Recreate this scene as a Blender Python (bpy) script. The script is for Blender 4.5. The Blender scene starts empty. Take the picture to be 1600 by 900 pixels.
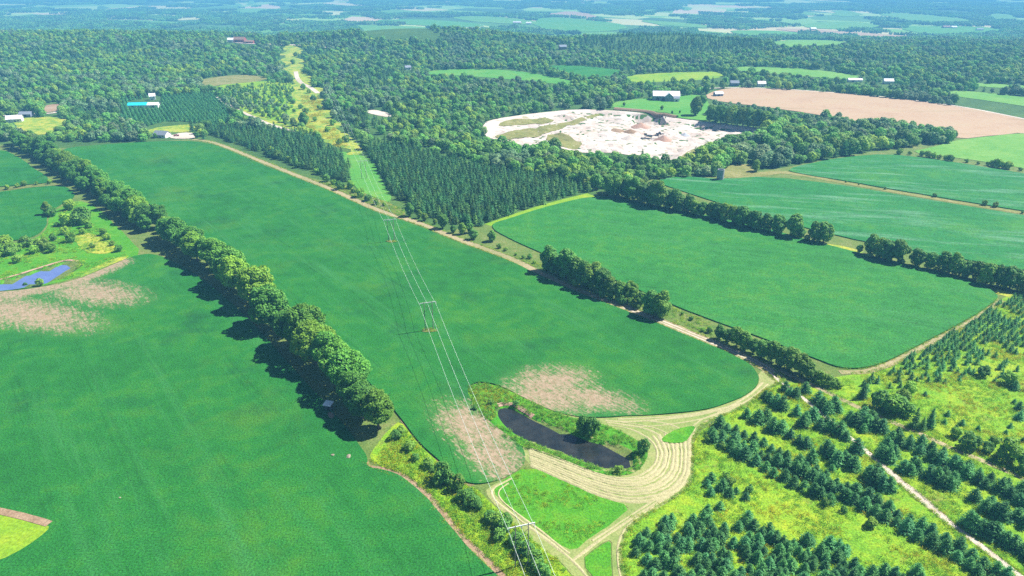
import bpy, math, random
import numpy as np
from mathutils import Vector, Matrix
from mathutils.geometry import delaunay_2d_cdt

random.seed(7)
RNG = np.random.default_rng(11)
SC = bpy.context.scene
COL = SC.collection
R = math.radians

# ------------------------------------------------------------------ camera, sky, sun, exposure
CAM_H = 150.0
PITCH = 24.0
FPX = 1100.0                       # focal length in pixels of the 1600 px wide photograph
cam_d = bpy.data.cameras.new('camera')
cam = bpy.data.objects.new('camera', cam_d)
COL.objects.link(cam)
cam.location = (0, 0, CAM_H)
cam.rotation_euler = (R(90 - PITCH), 0, 0)
cam_d.sensor_width = 36.0
cam_d.lens = 36.0 * FPX / 1600.0
cam_d.clip_start = 1.0
cam_d.clip_end = 40000.0
SC.camera = cam

SUN_EL, SUN_AZ = 50.0, 20.0        # azimuth counted from +X (right) towards +Y (away)
world = bpy.data.worlds.new('World')
SC.world = world
world.use_nodes = True
wn = world.node_tree.nodes
wl = world.node_tree.links
sky = wn.new('ShaderNodeTexSky')
sky.sky_type = 'NISHITA'
sky.sun_disc = False
sky.sun_elevation = R(SUN_EL)
sky.sun_rotation = R(90 - SUN_AZ)
sky.air_density = 0.75
sky.dust_density = 0.4
wl.new(sky.outputs[0], wn['Background'].inputs[0])
wn['Background'].inputs[1].default_value = 0.05

sun_d = bpy.data.lights.new('sun', 'SUN')
sun_d.energy = 5.0
sun_d.angle = R(0.53)
sun_d.color = (1.0, 0.955, 0.88)
sun = bpy.data.objects.new('sun', sun_d)
COL.objects.link(sun)
sdir = Vector((math.cos(R(SUN_EL)) * math.cos(R(SUN_AZ)), math.cos(R(SUN_EL)) * math.sin(R(SUN_AZ)), math.sin(R(SUN_EL))))
sun.rotation_euler = sdir.to_track_quat('Z', 'Y').to_euler()
sun.location = (300, 200, 400)

SC.view_settings.view_transform = 'Standard'
SC.view_settings.look = 'None'
SC.view_settings.gamma = 1.0
SC.view_settings.exposure = 1.12
SC.render.engine = 'CYCLES'
SC.cycles.max_bounces = 5
SC.cycles.diffuse_bounces = 2
SC.cycles.glossy_bounces = 2
SC.cycles.transmission_bounces = 2
SC.cycles.transparent_max_bounces = 4
SC.cycles.volume_bounces = 0
SC.cycles.use_denoising = False

# ------------------------------------------------------------------ pixel <-> world
CP, SP = math.cos(R(PITCH)), math.sin(R(PITCH))
def rays(px):
    px = np.asarray(px, float).reshape(-1, 2)
    u = (px[:, 0] - 800.0) / FPX
    v = (px[:, 1] - 450.0) / FPX
    return np.stack([u, CP - v * SP, -SP - v * CP], 1)
def proj(P):
    P = np.asarray(P, float).reshape(-1, 3)
    z = P[:, 2] - CAM_H
    dep = P[:, 1] * CP - z * SP
    dn = -P[:, 1] * SP - z * CP
    dep = np.where(dep < 1, 1, dep)
    return np.stack([800 + FPX * P[:, 0] / dep, 450 + FPX * dn / dep], 1)
def flat(px, z=0.0):
    d = rays(px)
    t = (z - CAM_H) / d[:, 2]
    return d[:, :2] * t[:, None]

def inpoly(P, poly):
    P = np.asarray(P, float); poly = np.asarray(poly, float)
    x, y = P[:, 0], P[:, 1]
    r = np.zeros(len(P), bool)
    lo, hi = poly.min(0), poly.max(0)
    m = (x >= lo[0]) & (x <= hi[0]) & (y >= lo[1]) & (y <= hi[1])
    if not m.any():
        return r
    x, y = x[m], y[m]
    c = np.zeros(len(x), bool)
    n = len(poly)
    for i in range(n):
        x0, y0 = poly[i]; x1, y1 = poly[(i + 1) % n]
        if y0 == y1: continue
        k = (y0 > y) != (y1 > y)
        c ^= k & (x < (x1 - x0) * (y - y0) / (y1 - y0) + x0)
    r[m] = c
    return r
def segdist(P, poly, closed=True):
    P = np.asarray(P, float); poly = np.asarray(poly, float)
    best = np.full(len(P), 1e9)
    n = len(poly)
    for i in range(n if closed else n - 1):
        a, b = poly[i], poly[(i + 1) % n]
        ab = b - a
        t = np.clip(((P - a) @ ab) / max(ab @ ab, 1e-9), 0, 1)
        best = np.minimum(best, np.hypot(*(P - a - t[:, None] * ab).T))
    return best
def chaikin(p, k=1, closed=True):
    p = np.asarray(p, float)
    for _ in range(k):
        q = np.roll(p, -1, 0) if closed else p[1:]
        a = p if closed else p[:-1]
        s = np.stack([a * .75 + q * .25, a * .25 + q * .75], 1).reshape(-1, 2)
        p = s if closed else np.vstack([p[:1], s, p[-1:]])
    return p
def resample(p, step, closed=True):
    p = np.asarray(p, float)
    out = []
    n = len(p)
    for i in range(n if closed else n - 1):
        a, b = p[i], p[(i + 1) % n]
        L = np.hypot(*(b - a))
        st = step(a) if callable(step) else step
        k = max(1, int(round(L / st)))
        for j in range(k):
            out.append(a + (b - a) * j / k)
    if not closed: out.append(p[-1])
    return np.array(out)

# value noise in numpy, for heights, edges and scattering
_perm = np.random.default_rng(3).random((256, 256))
def vnoise(x, y):
    x = np.asarray(x, float); y = np.asarray(y, float)
    xi, yi = np.floor(x).astype(int), np.floor(y).astype(int)
    fx, fy = x - xi, y - yi
    fx = fx * fx * (3 - 2 * fx); fy = fy * fy * (3 - 2 * fy)
    g = lambda i, j: _perm[i % 256, j % 256]
    return (g(xi, yi) * (1 - fx) + g(xi + 1, yi) * fx) * (1 - fy) + (g(xi, yi + 1) * (1 - fx) + g(xi + 1, yi + 1) * fx) * fy
def fbm(x, y, o=3):
    s = 0; a = .5; t = 0
    for i in range(o):
        s = s + a * vnoise(x * 2 ** i + 17 * i, y * 2 ** i + 31 * i); t += a; a *= .5
    return s / t
def sstep(a, b, x):
    t = np.clip((x - a) / (b - a), 0, 1)
    return t * t * (3 - 2 * t)

# ------------------------------------------------------------------ terrain height
POND_PX = [(775,640),(782,634),(797,634),(812,642),(828,650),(850,660),(875,669),(897,676),(920,687),(950,693),(975,702),(988,712),(991,724),(984,732),(966,734),(943,731),(917,722),(889,711),(860,701),(835,691),(810,681),(793,669),(779,654)]
POND2_PX = [(-40,446),(0,441),(16,439),(30,432),(54,424),(75,418),(93,412),(106,409),(118,409),(124,412),(118,419),(107,425),(96,431),(86,437),(75,441),(60,445),(47,447),(23,451),(9,452),(-40,458)]
PIT_PX = [(753,193),(775,186),(815,180),(850,176),(900,171),(960,173),(1010,177),(1060,184),(1110,192),(1160,197),(1198,201),(1192,212),(1150,218),(1110,224),(1085,232),(1070,246),(1040,251),(1010,247),(980,242),(950,238),(915,240),(880,233),(855,226),(830,231),(800,228),(775,218),(757,214)]
POND = chaikin(flat(POND_PX), 2)
POND2 = chaikin(flat(POND2_PX), 2)
PIT = chaikin(flat(PIT_PX), 1)
HILLS = [(-900, 1680, 480, 300, 25), (-210, 1760, 270, 230, 34), (330, 1640, 190, 160, 24), (900, 1500, 400, 300, 4), (-1700, 1700, 500, 400, 30)]
def T(x, y):
    x = np.asarray(x, float); y = np.asarray(y, float)
    sh = x.shape
    x = x.ravel(); y = y.ravel()
    r = np.hypot(x, y)
    z = -62 * sstep(1650, 3000, y + 0.1 * np.abs(x))
    for cx, cy, sx, sy, a in HILLS:
        z = z + a * np.exp(-((x - cx) / sx) ** 2 - ((y - cy) / sy) ** 2)
    far = sstep(700, 1500, r)
    z = z + far * 10 * (fbm(x / 420.0, y / 420.0) - .5)
    z = z + sstep(3200, 9000, r) * 40 * (fbm(x / 1500.0 + 5, y / 1500.0) - .35)
    for poly, dep, w in ((POND, 1.6, 4.0), (POND2, 1.4, 5.0)):
        lo, hi = poly.min(0) - 8, poly.max(0) + 8
        m = (x > lo[0]) & (x < hi[0]) & (y > lo[1]) & (y < hi[1])
        if m.any():
            P = np.stack([x[m], y[m]], 1)
            d = segdist(P, poly); s = np.where(inpoly(P, poly), d, -d)
            z[m] = z[m] - dep * sstep(-1.5, w * .5, s)
    lo, hi = PIT.min(0) - 5, PIT.max(0) + 5
    m = (x > lo[0]) & (x < hi[0]) & (y > lo[1]) & (y < hi[1])
    if m.any():
        P = np.stack([x[m], y[m]], 1)
        d = segdist(P, PIT); s = np.where(inpoly(P, PIT), d, -d)
        k = sstep(0, 16, s)
        u = 9 * (fbm(P[:, 0] / 34, P[:, 1] / 30, 4) - .5) + 3.2 * (fbm(P[:, 0] / 9, P[:, 1] / 9) - .5)
        hole = np.exp(-(((P[:, 0] - HOLE[0]) / 17) ** 8 + ((P[:, 1] - HOLE[1]) / 24) ** 8))
        z[m] = z[m] + k * (-3.0 + u) - 9 * hole
    return z.reshape(sh)
HOLE = flat([(1012, 188)], -3)[0]

_TS = np.concatenate([[0], np.geomspace(40, 16000, 500)])
def ground(px):
    """where the ray through a pixel meets the terrain"""
    d = rays(px)
    d = d / np.linalg.norm(d, axis=1)[:, None]
    X = d[:, None, :] * _TS[None, :, None]
    below = (X[:, :, 2] + CAM_H) < T(X[:, :, 0], X[:, :, 1])
    i = np.where(below.any(1), below.argmax(1), len(_TS) - 1)
    a, b = _TS[i - 1], _TS[i]
    for _ in range(18):
        m = (a + b) / 2
        P = d * m[:, None]
        u = (P[:, 2] + CAM_H) < T(P[:, 0], P[:, 1])
        b = np.where(u, m, b); a = np.where(u, a, m)
    P = d * b[:, None]
    return P[:, :2]
def g1(x, y):
    return ground([(x, y)])[0]

# ------------------------------------------------------------------ object helpers
def tag(o, label=None, cat=None, group=None, kind=None):
    if label: o['label'] = label
    if cat: o['category'] = cat
    if group: o['group'] = group
    if kind: o['kind'] = kind
    return o
def link(name, me, parent=None):
    o = bpy.data.objects.new(name, me)
    COL.objects.link(o)
    if parent is not None: o.parent = parent
    return o
def empty(name, loc, rz=0.0):
    o = link(name, None)
    o.location = loc; o.rotation_euler = (0, 0, rz)
    o.empty_display_size = .5
    return o
def mesh_np(name, V, F, mats, smooth=False, midx=None):
    """V (n,3), F (m,k) of one k"""
    V = np.ascontiguousarray(V, np.float32); F = np.ascontiguousarray(F, np.int32)
    me = bpy.data.meshes.new(name)
    k = F.shape[1]
    me.vertices.add(len(V)); me.vertices.foreach_set('co', V.ravel())
    me.loops.add(F.size); me.loops.foreach_set('vertex_index', F.ravel())
    me.polygons.add(len(F))
    me.polygons.foreach_set('loop_start', np.arange(0, F.size, k, dtype=np.int32))
    if midx is not None: me.polygons.foreach_set('material_index', np.asarray(midx, np.int32))
    me.polygons.foreach_set('use_smooth', np.full(len(F), bool(smooth)))
    me.update(calc_edges=True)
    for m in (mats if isinstance(mats, (list, tuple)) else [mats]): me.materials.append(m)
    return me
class MB:
    """collects boxes, tubes and prisms into one mesh"""
    def __init__(s): s.v = []; s.f = []; s.mi = []; s.cur = 0
    def add(s, V, F):
        b = len(s.v); s.v += [tuple(map(float, p)) for p in V]; s.f += [tuple(i + b for i in f) for f in F]; s.mi += [s.cur] * len(F)
        return s
    def box(s, c, d, rz=0.0, M=None):
        x, y, z = d[0] / 2, d[1] / 2, d[2] / 2
        P = [(-x,-y,-z),(x,-y,-z),(x,y,-z),(-x,y,-z),(-x,-y,z),(x,-y,z),(x,y,z),(-x,y,z)]
        ca, sa = math.cos(rz), math.sin(rz)
        P = [(c[0] + p[0] * ca - p[1] * sa, c[1] + p[0] * sa + p[1] * ca, c[2] + p[2]) for p in P]
        return s.add(P, [(3,2,1,0),(4,5,6,7),(0,1,5,4),(1,2,6,5),(2,3,7,6),(3,0,4,7)])
    def tube(s, pts, rad, n=6, cap=True):
        pts = [Vector(p) for p in pts]
        rad = rad if isinstance(rad, (list, tuple)) else [rad] * len(pts)
        V = []; F = []
        for i, p in enumerate(pts):
            d = (pts[min(i + 1, len(pts) - 1)] - pts[max(i - 1, 0)]).normalized()
            a = d.orthogonal().normalized() if abs(d.z) < .9 else Vector((1, 0, 0)).cross(d).normalized()
            if abs(d.z) < .9: a = Vector((0, 0, 1)).cross(d).normalized()
            b = d.cross(a)
            for k in range(n):
                t = 2 * math.pi * k / n
                V.append(p + (a * math.cos(t) + b * math.sin(t)) * rad[i])
        for i in range(len(pts) - 1):
            for k in range(n):
                F.append((i * n + k, i * n + (k + 1) % n, (i + 1) * n + (k + 1) % n, (i + 1) * n + k))
        if cap:
            F.append(tuple(range(n - 1, -1, -1))); F.append(tuple((len(pts) - 1) * n + k for k in range(n)))
        return s.add(V, F)
    def mesh(s, name, mats, smooth=False):
        me = bpy.data.meshes.new(name)
        me.from_pydata(s.v, [], s.f)
        for m in (mats if isinstance(mats, (list, tuple)) else [mats]): me.materials.append(m)
        if max(s.mi): me.polygons.foreach_set('material_index', np.array(s.mi, np.int32))
        if smooth: me.polygons.foreach_set('use_smooth', np.ones(len(s.f), bool))
        me.update()
        return me
    def build(s, name, mats, parent=None, smooth=False):
        return link(name, s.mesh(name, mats, smooth), parent)
ORD = ['first','second','third','fourth','fifth','sixth','seventh','eighth','ninth','tenth','eleventh','twelfth','thirteenth','fourteenth','fifteenth','sixteenth','seventeenth','eighteenth','nineteenth','twentieth']
def nth(i):
    if i < 20: return ORD[i]
    k = i + 1
    return '%d%s' % (k, 'th' if 10 <= k % 100 <= 20 else {1: 'st', 2: 'nd', 3: 'rd'}.get(k % 10, 'th'))

# ------------------------------------------------------------------ materials
def new_mat(name):
    m = bpy.data.materials.new(name); m.use_nodes = True
    nt = m.node_tree
    b = nt.nodes['Principled BSDF']
    b.inputs['Specular IOR Level'].default_value = .15
    b.inputs['Roughness'].default_value = .9
    return m, nt, b
def N(nt, t, **kw):
    n = nt.nodes.new(t)
    for k, v in kw.items(): setattr(n, k, v)
    return n
def noise(nt, vec, scale, detail=3, rough=.55):
    n = N(nt, 'ShaderNodeTexNoise'); n.inputs['Scale'].default_value = scale
    n.inputs['Detail'].default_value = detail; n.inputs['Roughness'].default_value = rough
    nt.links.new(vec, n.inputs['Vector'])
    return n.outputs['Fac']
def ramp(nt, fac, stops):
    r = N(nt, 'ShaderNodeValToRGB')
    e = r.color_ramp.elements
    while len(e) < len(stops): e.new(.5)
    for k, (p, c) in enumerate(stops):
        e[k].position = p
        e[k].color = (c[0], c[1], c[2], 1) if hasattr(c, '__len__') else (c, c, c, 1)
    nt.links.new(fac, r.inputs[0])
    return r.outputs[0]
def mix(nt, fac, a, b, mode='MIX'):
    m = N(nt, 'ShaderNodeMix', data_type='RGBA', blend_type=mode)
    for s, v in ((0, fac), (6, a), (7, b)):
        if hasattr(v, 'links') or hasattr(v, 'is_output'): nt.links.new(v, m.inputs[s])
        elif s == 0: m.inputs[0].default_value = v
        else: m.inputs[s].default_value = (v[0], v[1], v[2], 1)
    return m.outputs[2]
def vmath(nt, op, a, b):
    n = N(nt, 'ShaderNodeMath', operation=op)
    for i, v in enumerate((a, b)):
        if hasattr(v, 'is_output'): nt.links.new(v, n.inputs[i])
        else: n.inputs[i].default_value = v
    return n.outputs[0]
def pos(nt, rot=0.0, sc=(1, 1, 1)):
    g = N(nt, 'ShaderNodeNewGeometry')
    if rot == 0 and sc == (1, 1, 1): return g.outputs['Position']
    m = N(nt, 'ShaderNodeMapping'); m.inputs['Rotation'].default_value = (0, 0, rot); m.inputs['Scale'].default_value = sc
    r = N(nt, 'ShaderNodeVectorRotate', rotation_type='Z_AXIS'); r.inputs['Angle'].default_value = -rot
    m.inputs['Rotation'].default_value = (0, 0, 0)
    nt.links.new(g.outputs['Position'], r.inputs['Vector']); nt.links.new(r.outputs[0], m.inputs['Vector'])
    return m.outputs[0]
GAIN = .70
def ground_mat(name, stops, big=1 / 45., fine=1.4, fine_amp=.35, mid=1 / 7., bump=.35, spots=None, rot=0.0, streak=None, bare=None, stretch=(1, 1, 1), tram=None):
    """large colour patches x fine leaf speckle, optional second colour in patches, streaks and bare soil by attribute"""
    m, nt, b = new_mat(name)
    stops = [(a_, tuple(v * GAIN for v in c_)) for a_, c_ in stops]
    if spots: spots = [(tuple(v * GAIN for v in q[0]),) + q[1:] for q in spots]
    if streak: streak = (tuple(v * GAIN for v in streak[0]),) + streak[1:]
    p = pos(nt)
    pr = pos(nt, rot, stretch)
    f = mix(nt, .45, noise(nt, pr, big, 4), noise(nt, pr, mid, 4))
    c = ramp(nt, f, stops)
    if spots:
        for col, sc, lo, hi in spots:
            k = ramp(nt, noise(nt, p, sc, 5, .65), [(lo, 0), (hi, 1)])
            c = mix(nt, k, c, col)
    if streak:
        col, sx, sy, ang, lo, hi = streak
        k = ramp(nt, noise(nt, pos(nt, ang, (sx, sy, 1)), 1.0, 5, .6), [(lo, 0), (hi, 1)])
        c = mix(nt, k, c, col)
    if tram:
        # sprayer wheel tracks every 24 m, a little wavy, and the drill passes between them
        w_ = N(nt, 'ShaderNodeSeparateXYZ'); nt.links.new(pos(nt, tram[0]), w_.inputs[0])
        u = vmath(nt, 'ADD', w_.outputs['Y'], vmath(nt, 'MULTIPLY', noise(nt, p, 1 / 60., 2), 7.0))
        for per, half, dark, gap in ((24.0, .018, tram[1], 0), (24.0, .018, tram[1], 2.2), (6.0, .10, .94, 0)):
            fr = vmath(nt, 'FRACT', vmath(nt, 'DIVIDE', vmath(nt, 'ADD', u, gap), per), 0.0)
            k = ramp(nt, vmath(nt, 'ABSOLUTE', vmath(nt, 'SUBTRACT', fr, .5), 0.0), [(half * .5, dark), (half * 1.6, 1)])
            k = mix(nt, ramp(nt, noise(nt, p, 1 / 25., 3), [(.4, 0), (.6, 1)]), k, (1, 1, 1))
            c = mix(nt, 1.0, c, k, 'MULTIPLY')
    sp = noise(nt, p, fine, 3, .7)
    k = ramp(nt, sp, [(.3, 1 - fine_amp), (.7, 1 + fine_amp)])
    c = mix(nt, 1.0, c, k, 'MULTIPLY')
    if bare:
        a = N(nt, 'ShaderNodeAttribute', attribute_name='bare')
        nz = mix(nt, .5, noise(nt, p, .25, 5, .7), noise(nt, pos(nt, bare[2], (.12, 1.1, 1)), 1.0, 3, .6))
        s = vmath(nt, 'ADD', a.outputs['Fac'], vmath(nt, 'MULTIPLY', vmath(nt, 'SUBTRACT', nz, .5), 3.2))
        s = vmath(nt, 'ADD', s, vmath(nt, 'MULTIPLY', vmath(nt, 'SUBTRACT', noise(nt, p, 1.3, 2, .6), .5), 1.6))
        s = vmath(nt, 'MULTIPLY', s, ramp(nt, a.outputs['Fac'], [(.02, 0), (.2, 1)]))
        k = ramp(nt, s, [(.30, 0), (1.0, .92)])
        c = mix(nt, ramp(nt, a.outputs['Fac'], [(0, 0), (.5, .5)]), c, (.07, .18, .035))
        soil = ramp(nt, noise(nt, p, .5, 5), [(.3, bare[0]), (.7, bare[1])])
        c = mix(nt, k, c, soil)
    nt.links.new(c, b.inputs['Base Color'])
    if bump:
        bn = N(nt, 'ShaderNodeBump'); bn.inputs['Strength'].default_value = bump; bn.inputs['Distance'].default_value = .5
        nt.links.new(sp, bn.inputs['Height']); nt.links.new(bn.outputs[0], b.inputs['Normal'])
    return m
def plain(name, c, rough=.8, var=.15, scale=.8, metal=0.0, spec=.2):
    m, nt, b = new_mat(name)
    k = ramp(nt, noise(nt, pos(nt), scale, 4), [(.3, 1 - var), (.7, 1 + var)])
    nt.links.new(mix(nt, 1.0, c, k, 'MULTIPLY'), b.inputs['Base Color'])
    b.inputs['Roughness'].default_value = rough; b.inputs['Metallic'].default_value = metal
    b.inputs['Specular IOR Level'].default_value = spec
    return m
def leaf_mat(name, c0, c1, c2=None, trans=.28, rand=.25, gain=1.5):
    c0 = tuple(v * gain for v in c0); c1 = tuple(v * gain for v in c1); c2 = c2 and tuple(v * gain for v in c2)
    """leaf colour varies from clump to clump and from tree to tree"""
    m, nt, b = new_mat(name)
    oi = N(nt, 'ShaderNodeObjectInfo')
    tc = N(nt, 'ShaderNodeTexCoord')
    f = noise(nt, tc.outputs['Object'], .9, 3)
    c = ramp(nt, f, [(.32, c0), (.68, c1)])
    if c2:
        k = ramp(nt, oi.outputs['Random'], [(.45, 0), (1, .85)])
        c = mix(nt, k, c, c2)
    r2 = N(nt, 'ShaderNodeTexWhiteNoise', noise_dimensions='1D')
    nt.links.new(oi.outputs['Random'], r2.inputs['W'])
    k = ramp(nt, r2.outputs['Value'], [(0, 1 - rand), (1, 1 + rand)])
    c = mix(nt, 1.0, c, k, 'MULTIPLY')
    nt.links.new(c, b.inputs['Base Color'])
    b.inputs['Roughness'].default_value = .6; b.inputs['Specular IOR Level'].default_value = .25
    t = N(nt, 'ShaderNodeBsdfTranslucent'); nt.links.new(c, t.inputs['Color'])
    ms = N(nt, 'ShaderNodeMixShader'); ms.inputs[0].default_value = trans
    nt.links.new(b.outputs[0], ms.inputs[1]); nt.links.new(t.outputs[0], ms.inputs[2])
    nt.links.new(ms.outputs[0], nt.nodes['Material Output'].inputs[0])
    return m

SOIL = ((.25, .175, .11), (.38, .28, .20))
ROW = R(128)                          # direction of the crop rows along the hedgerow
M = {}
CROP = [(.25, (.012, .125, .018)), (.5, (.024, .198, .026)), (.75, (.072, .265, .020))]
M['crop'] = ground_mat('soy_crop', CROP, fine=1.7, fine_amp=.58, bump=.55, spots=[((.085, .235, .02), 1 / 60., .55, .80), ((.012, .100, .030), 1 / 35., .56, .8)], streak=((.045, .235, .05), .012, .16, ROW, .52, .80), tram=(ROW, .86), bare=(SOIL[0], SOIL[1], ROW))
M['crop_pale'] = ground_mat('pale_soy_crop', [(.28, (.014, .160, .034)), (.5, (.028, .222, .046)), (.72, (.075, .27, .036))], fine=1.1, fine_amp=.45, bump=.5,
                            streak=((.22, .42, .27), .014, .12, R(-14), .52, .84), tram=(R(-14), .8), spots=[((.06, .27, .03), 1 / 45., .58, .8)])
M['crop_mid'] = ground_mat('green_soy_crop', [(.28, (.018, .160, .026)), (.5, (.036, .232, .034)), (.72, (.09, .285, .028))], fine=1.3, fine_amp=.5, bump=.5,
                           streak=((.06, .26, .06), .012, .13, R(-20), .5, .8), tram=(R(-20), .86))
M['hay'] = ground_mat('bright_hay_field', [(.3, (.10, .33, .045)), (.5, (.17, .40, .06)), (.72, (.27, .46, .10))], fine=.8, fine_amp=.2)
M['lime'] = ground_mat('yellow_green_pasture', [(.3, (.14, .36, .02)), (.5, (.26, .44, .02)), (.7, (.42, .48, .03))], fine=1.2, fine_amp=.3)
M['lawn'] = ground_mat('mown_lawn', [(.3, (.07, .32, .035)), (.5, (.12, .37, .05)), (.72, (.24, .42, .07))], fine=1.1, fine_amp=.22)
M['stubble'] = ground_mat('ripe_grain', [(.3, (.46, .30, .18)), (.5, (.56, .39, .25)), (.72, (.54, .42, .25))], fine=.6, fine_amp=.12,
                          streak=((.34, .27, .13), .006, .035, R(-12), .58, .78))
M['straw'] = ground_mat('mown_straw', [(.3, (.17, .30, .06)), (.5, (.32, .38, .12)), (.72, (.46, .43, .20))], mid=1 / 3., fine=1.6, fine_amp=.25)
M['windrow'] = ground_mat('straw_windrow', [(.3, (.40, .40, .18)), (.7, (.66, .58, .34))], mid=.8, fine=2.5, fine_amp=.25, bump=.5)
M['rut'] = ground_mat('grassy_lane', [(.3, (.26, .28, .10)), (.5, (.42, .36, .19)), (.7, (.55, .44, .27))], mid=1 / 2.5, fine=1.5, fine_amp=.25)
M['gravel'] = ground_mat('gravel_lane', [(.3, (.50, .41, .32)), (.5, (.70, .60, .50)), (.7, (.82, .75, .66))], mid=.4, fine=3, fine_amp=.18)
M['dirt'] = ground_mat('brown_dirt', [(.3, (.24, .16, .09)), (.5, (.40, .27, .17)), (.7, (.50, .37, .25))], mid=.5, fine=2, fine_amp=.3)
M['meadow'] = ground_mat('wild_meadow', [(.25, (.085, .28, .018)), (.45, (.20, .42, .018)), (.6, (.34, .48, .02)), (.78, (.52, .50, .025))], big=1 / 22., mid=1 / 3.5, fine=1.6, fine_amp=.5, bump=.6,
                         spots=[((.26, .22, .06), 1 / 18., .60, .74)])
M['lush'] = ground_mat('lush_grass', [(.3, (.05, .27, .012)), (.5, (.09, .34, .015)), (.72, (.20, .38, .02))], big=1 / 25., mid=1 / 4., fine=1.5, fine_amp=.4, bump=.5)
M['goldenrod'] = ground_mat('goldenrod_strip', [(.32, (.09, .24, .035)), (.45, (.22, .38, .045)), (.56, (.48, .50, .05)), (.68, (.42, .40, .17))], big=1 / 16., mid=1 / 5., fine=.9, fine_amp=.4, bump=.5)
M['scrub'] = ground_mat('scrub_ground', [(.3, (.09, .15, .035)), (.5, (.20, .24, .06)), (.7, (.34, .30, .12))], big=1 / 15., mid=1 / 3., fine=1.2, fine_amp=.4, bump=.5)
M['floor'] = ground_mat('woodland_ground', [(.3, (.035, .10, .022)), (.5, (.075, .17, .035)), (.75, (.15, .26, .05))], big=1 / 50., mid=1 / 8., fine=.7, fine_amp=.4)
M['verge'] = ground_mat('verge_grass', [(.28, (.08, .17, .03)), (.5, (.16, .24, .05)), (.72, (.30, .29, .11))], big=1 / 14., mid=1 / 3., fine=1.3, fine_amp=.4, bump=.5)
def add_far_mosaic(m):
    """beyond the wooded ridge the open land is a patchwork of pale fields, too far to build one by one"""
    nt = m.node_tree; b = nt.nodes['Principled BSDF']
    old = b.inputs['Base Color'].links[0].from_socket
    v = N(nt, 'ShaderNodeTexVoronoi', feature='F1'); v.inputs['Scale'].default_value = 1 / 300.
    nt.links.new(pos(nt, R(20), (1, .6, 0)), v.inputs['Vector'])
    sp_ = N(nt, 'ShaderNodeSeparateColor'); nt.links.new(v.outputs['Color'], sp_.inputs[0])
    c = ramp(nt, sp_.outputs[0], [(0, (.05, .12, .03)), (.35, (.13, .30, .05)), (.55, (.26, .42, .11)), (.75, (.44, .46, .20)), (1, (.50, .38, .24))])
    xyz = N(nt, 'ShaderNodeSeparateXYZ'); nt.links.new(pos(nt), xyz.inputs[0])
    k = ramp(nt, vmath(nt, 'DIVIDE', xyz.outputs['Y'], 4000.), [(.52, 0), (.56, 1)])
    nt.links.new(mix(nt, k, old, c), b.inputs['Base Color'])
add_far_mosaic(M['floor'])
M['sand'] = ground_mat('quarry_sand', [(.28, (.56, .42, .33)), (.45, (.72, .61, .53)), (.7, (.80, .74, .69))], big=1 / 30., mid=1 / 6., fine=.8, fine_amp=.1,
                       spots=[((.34, .33, .12), 1 / 38., .62, .72), ((.46, .30, .23), 1 / 16., .60, .74)], bump=.3)
M['redsand'] = ground_mat('pink_sand', [(.3, (.50, .30, .22)), (.7, (.66, .44, .34))], big=1 / 6., fine=1.2, fine_amp=.15)
M['olive'] = ground_mat('dry_olive_grass', [(.3, (.16, .20, .05)), (.5, (.28, .28, .08)), (.75, (.44, .38, .19))], big=1 / 18., mid=1 / 4., fine=.8, fine_amp=.3)
M['bark'] = plain('bark', (.11, .085, .065), .95, .3, 3)
M['pole'] = plain('weathered_pole', (.24, .22, .20), .9, .2, 4)
M['wire'] = plain('aluminium_wire', (.66, .74, .70), .5, .03, 1, 0.0, .5)  # sun glint on the cables put into a pale diffuse colour
M['arm'] = plain('grey_crossarm', (.62, .66, .64), .7, .08, 3)
M['leaf'] = leaf_mat('maple_leaf', (.040, .150, .022), (.105, .265, .030), (.165, .29, .022), rand=.3)
M['leaf_light'] = leaf_mat('light_leaf', (.042, .150, .026), (.105, .245, .038), (.17, .28, .03))
M['leaf_bright'] = leaf_mat('bright_leaf', (.07, .20, .02), (.17, .32, .025), (.22, .36, .03))
M['leaf_rust'] = leaf_mat('rusty_leaf', (.16, .12, .03), (.30, .20, .06))
M['leaf_grey'] = leaf_mat('greyish_leaf', (.075, .155, .065), (.145, .255, .11), (.20, .27, .12), rand=.35)
M['leaf_lime'] = leaf_mat('lime_leaf', (.085, .20, .022), (.19, .33, .035), (.26, .36, .04), rand=.3)
M['leaf_wood'] = leaf_mat('wood_leaf', (.058, .185, .034), (.140, .325, .048), (.15, .25, .05), rand=.45)
M['needle'] = leaf_mat('young_needles', (.050, .175, .050), (.115, .295, .080), (.075, .24, .095), rand=.3)
M['needle_dark'] = leaf_mat('dark_needles', (.028, .115, .036), (.065, .190, .055), (.11, .22, .045), rand=.45)
M['needle_pale'] = leaf_mat('pale_needles', (.045, .19, .065), (.085, .28, .095), (.12, .30, .07), rand=.2)
M['reed'] = leaf_mat('reed_leaf', (.07, .20, .02), (.16, .34, .03), (.30, .36, .05), trans=.3)
M['weed'] = leaf_mat('weed_leaf', (.075, .23, .014), (.19, .37, .018), (.38, .42, .018), trans=.4)
M['gold'] = leaf_mat('goldenrod_bloom', (.48, .42, .012), (.68, .55, .015), (.40, .44, .015), trans=.35, gain=.9)
M['deadwood'] = plain('bare_twigs', (.22, .18, .15), .95, .2, 3)

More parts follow.
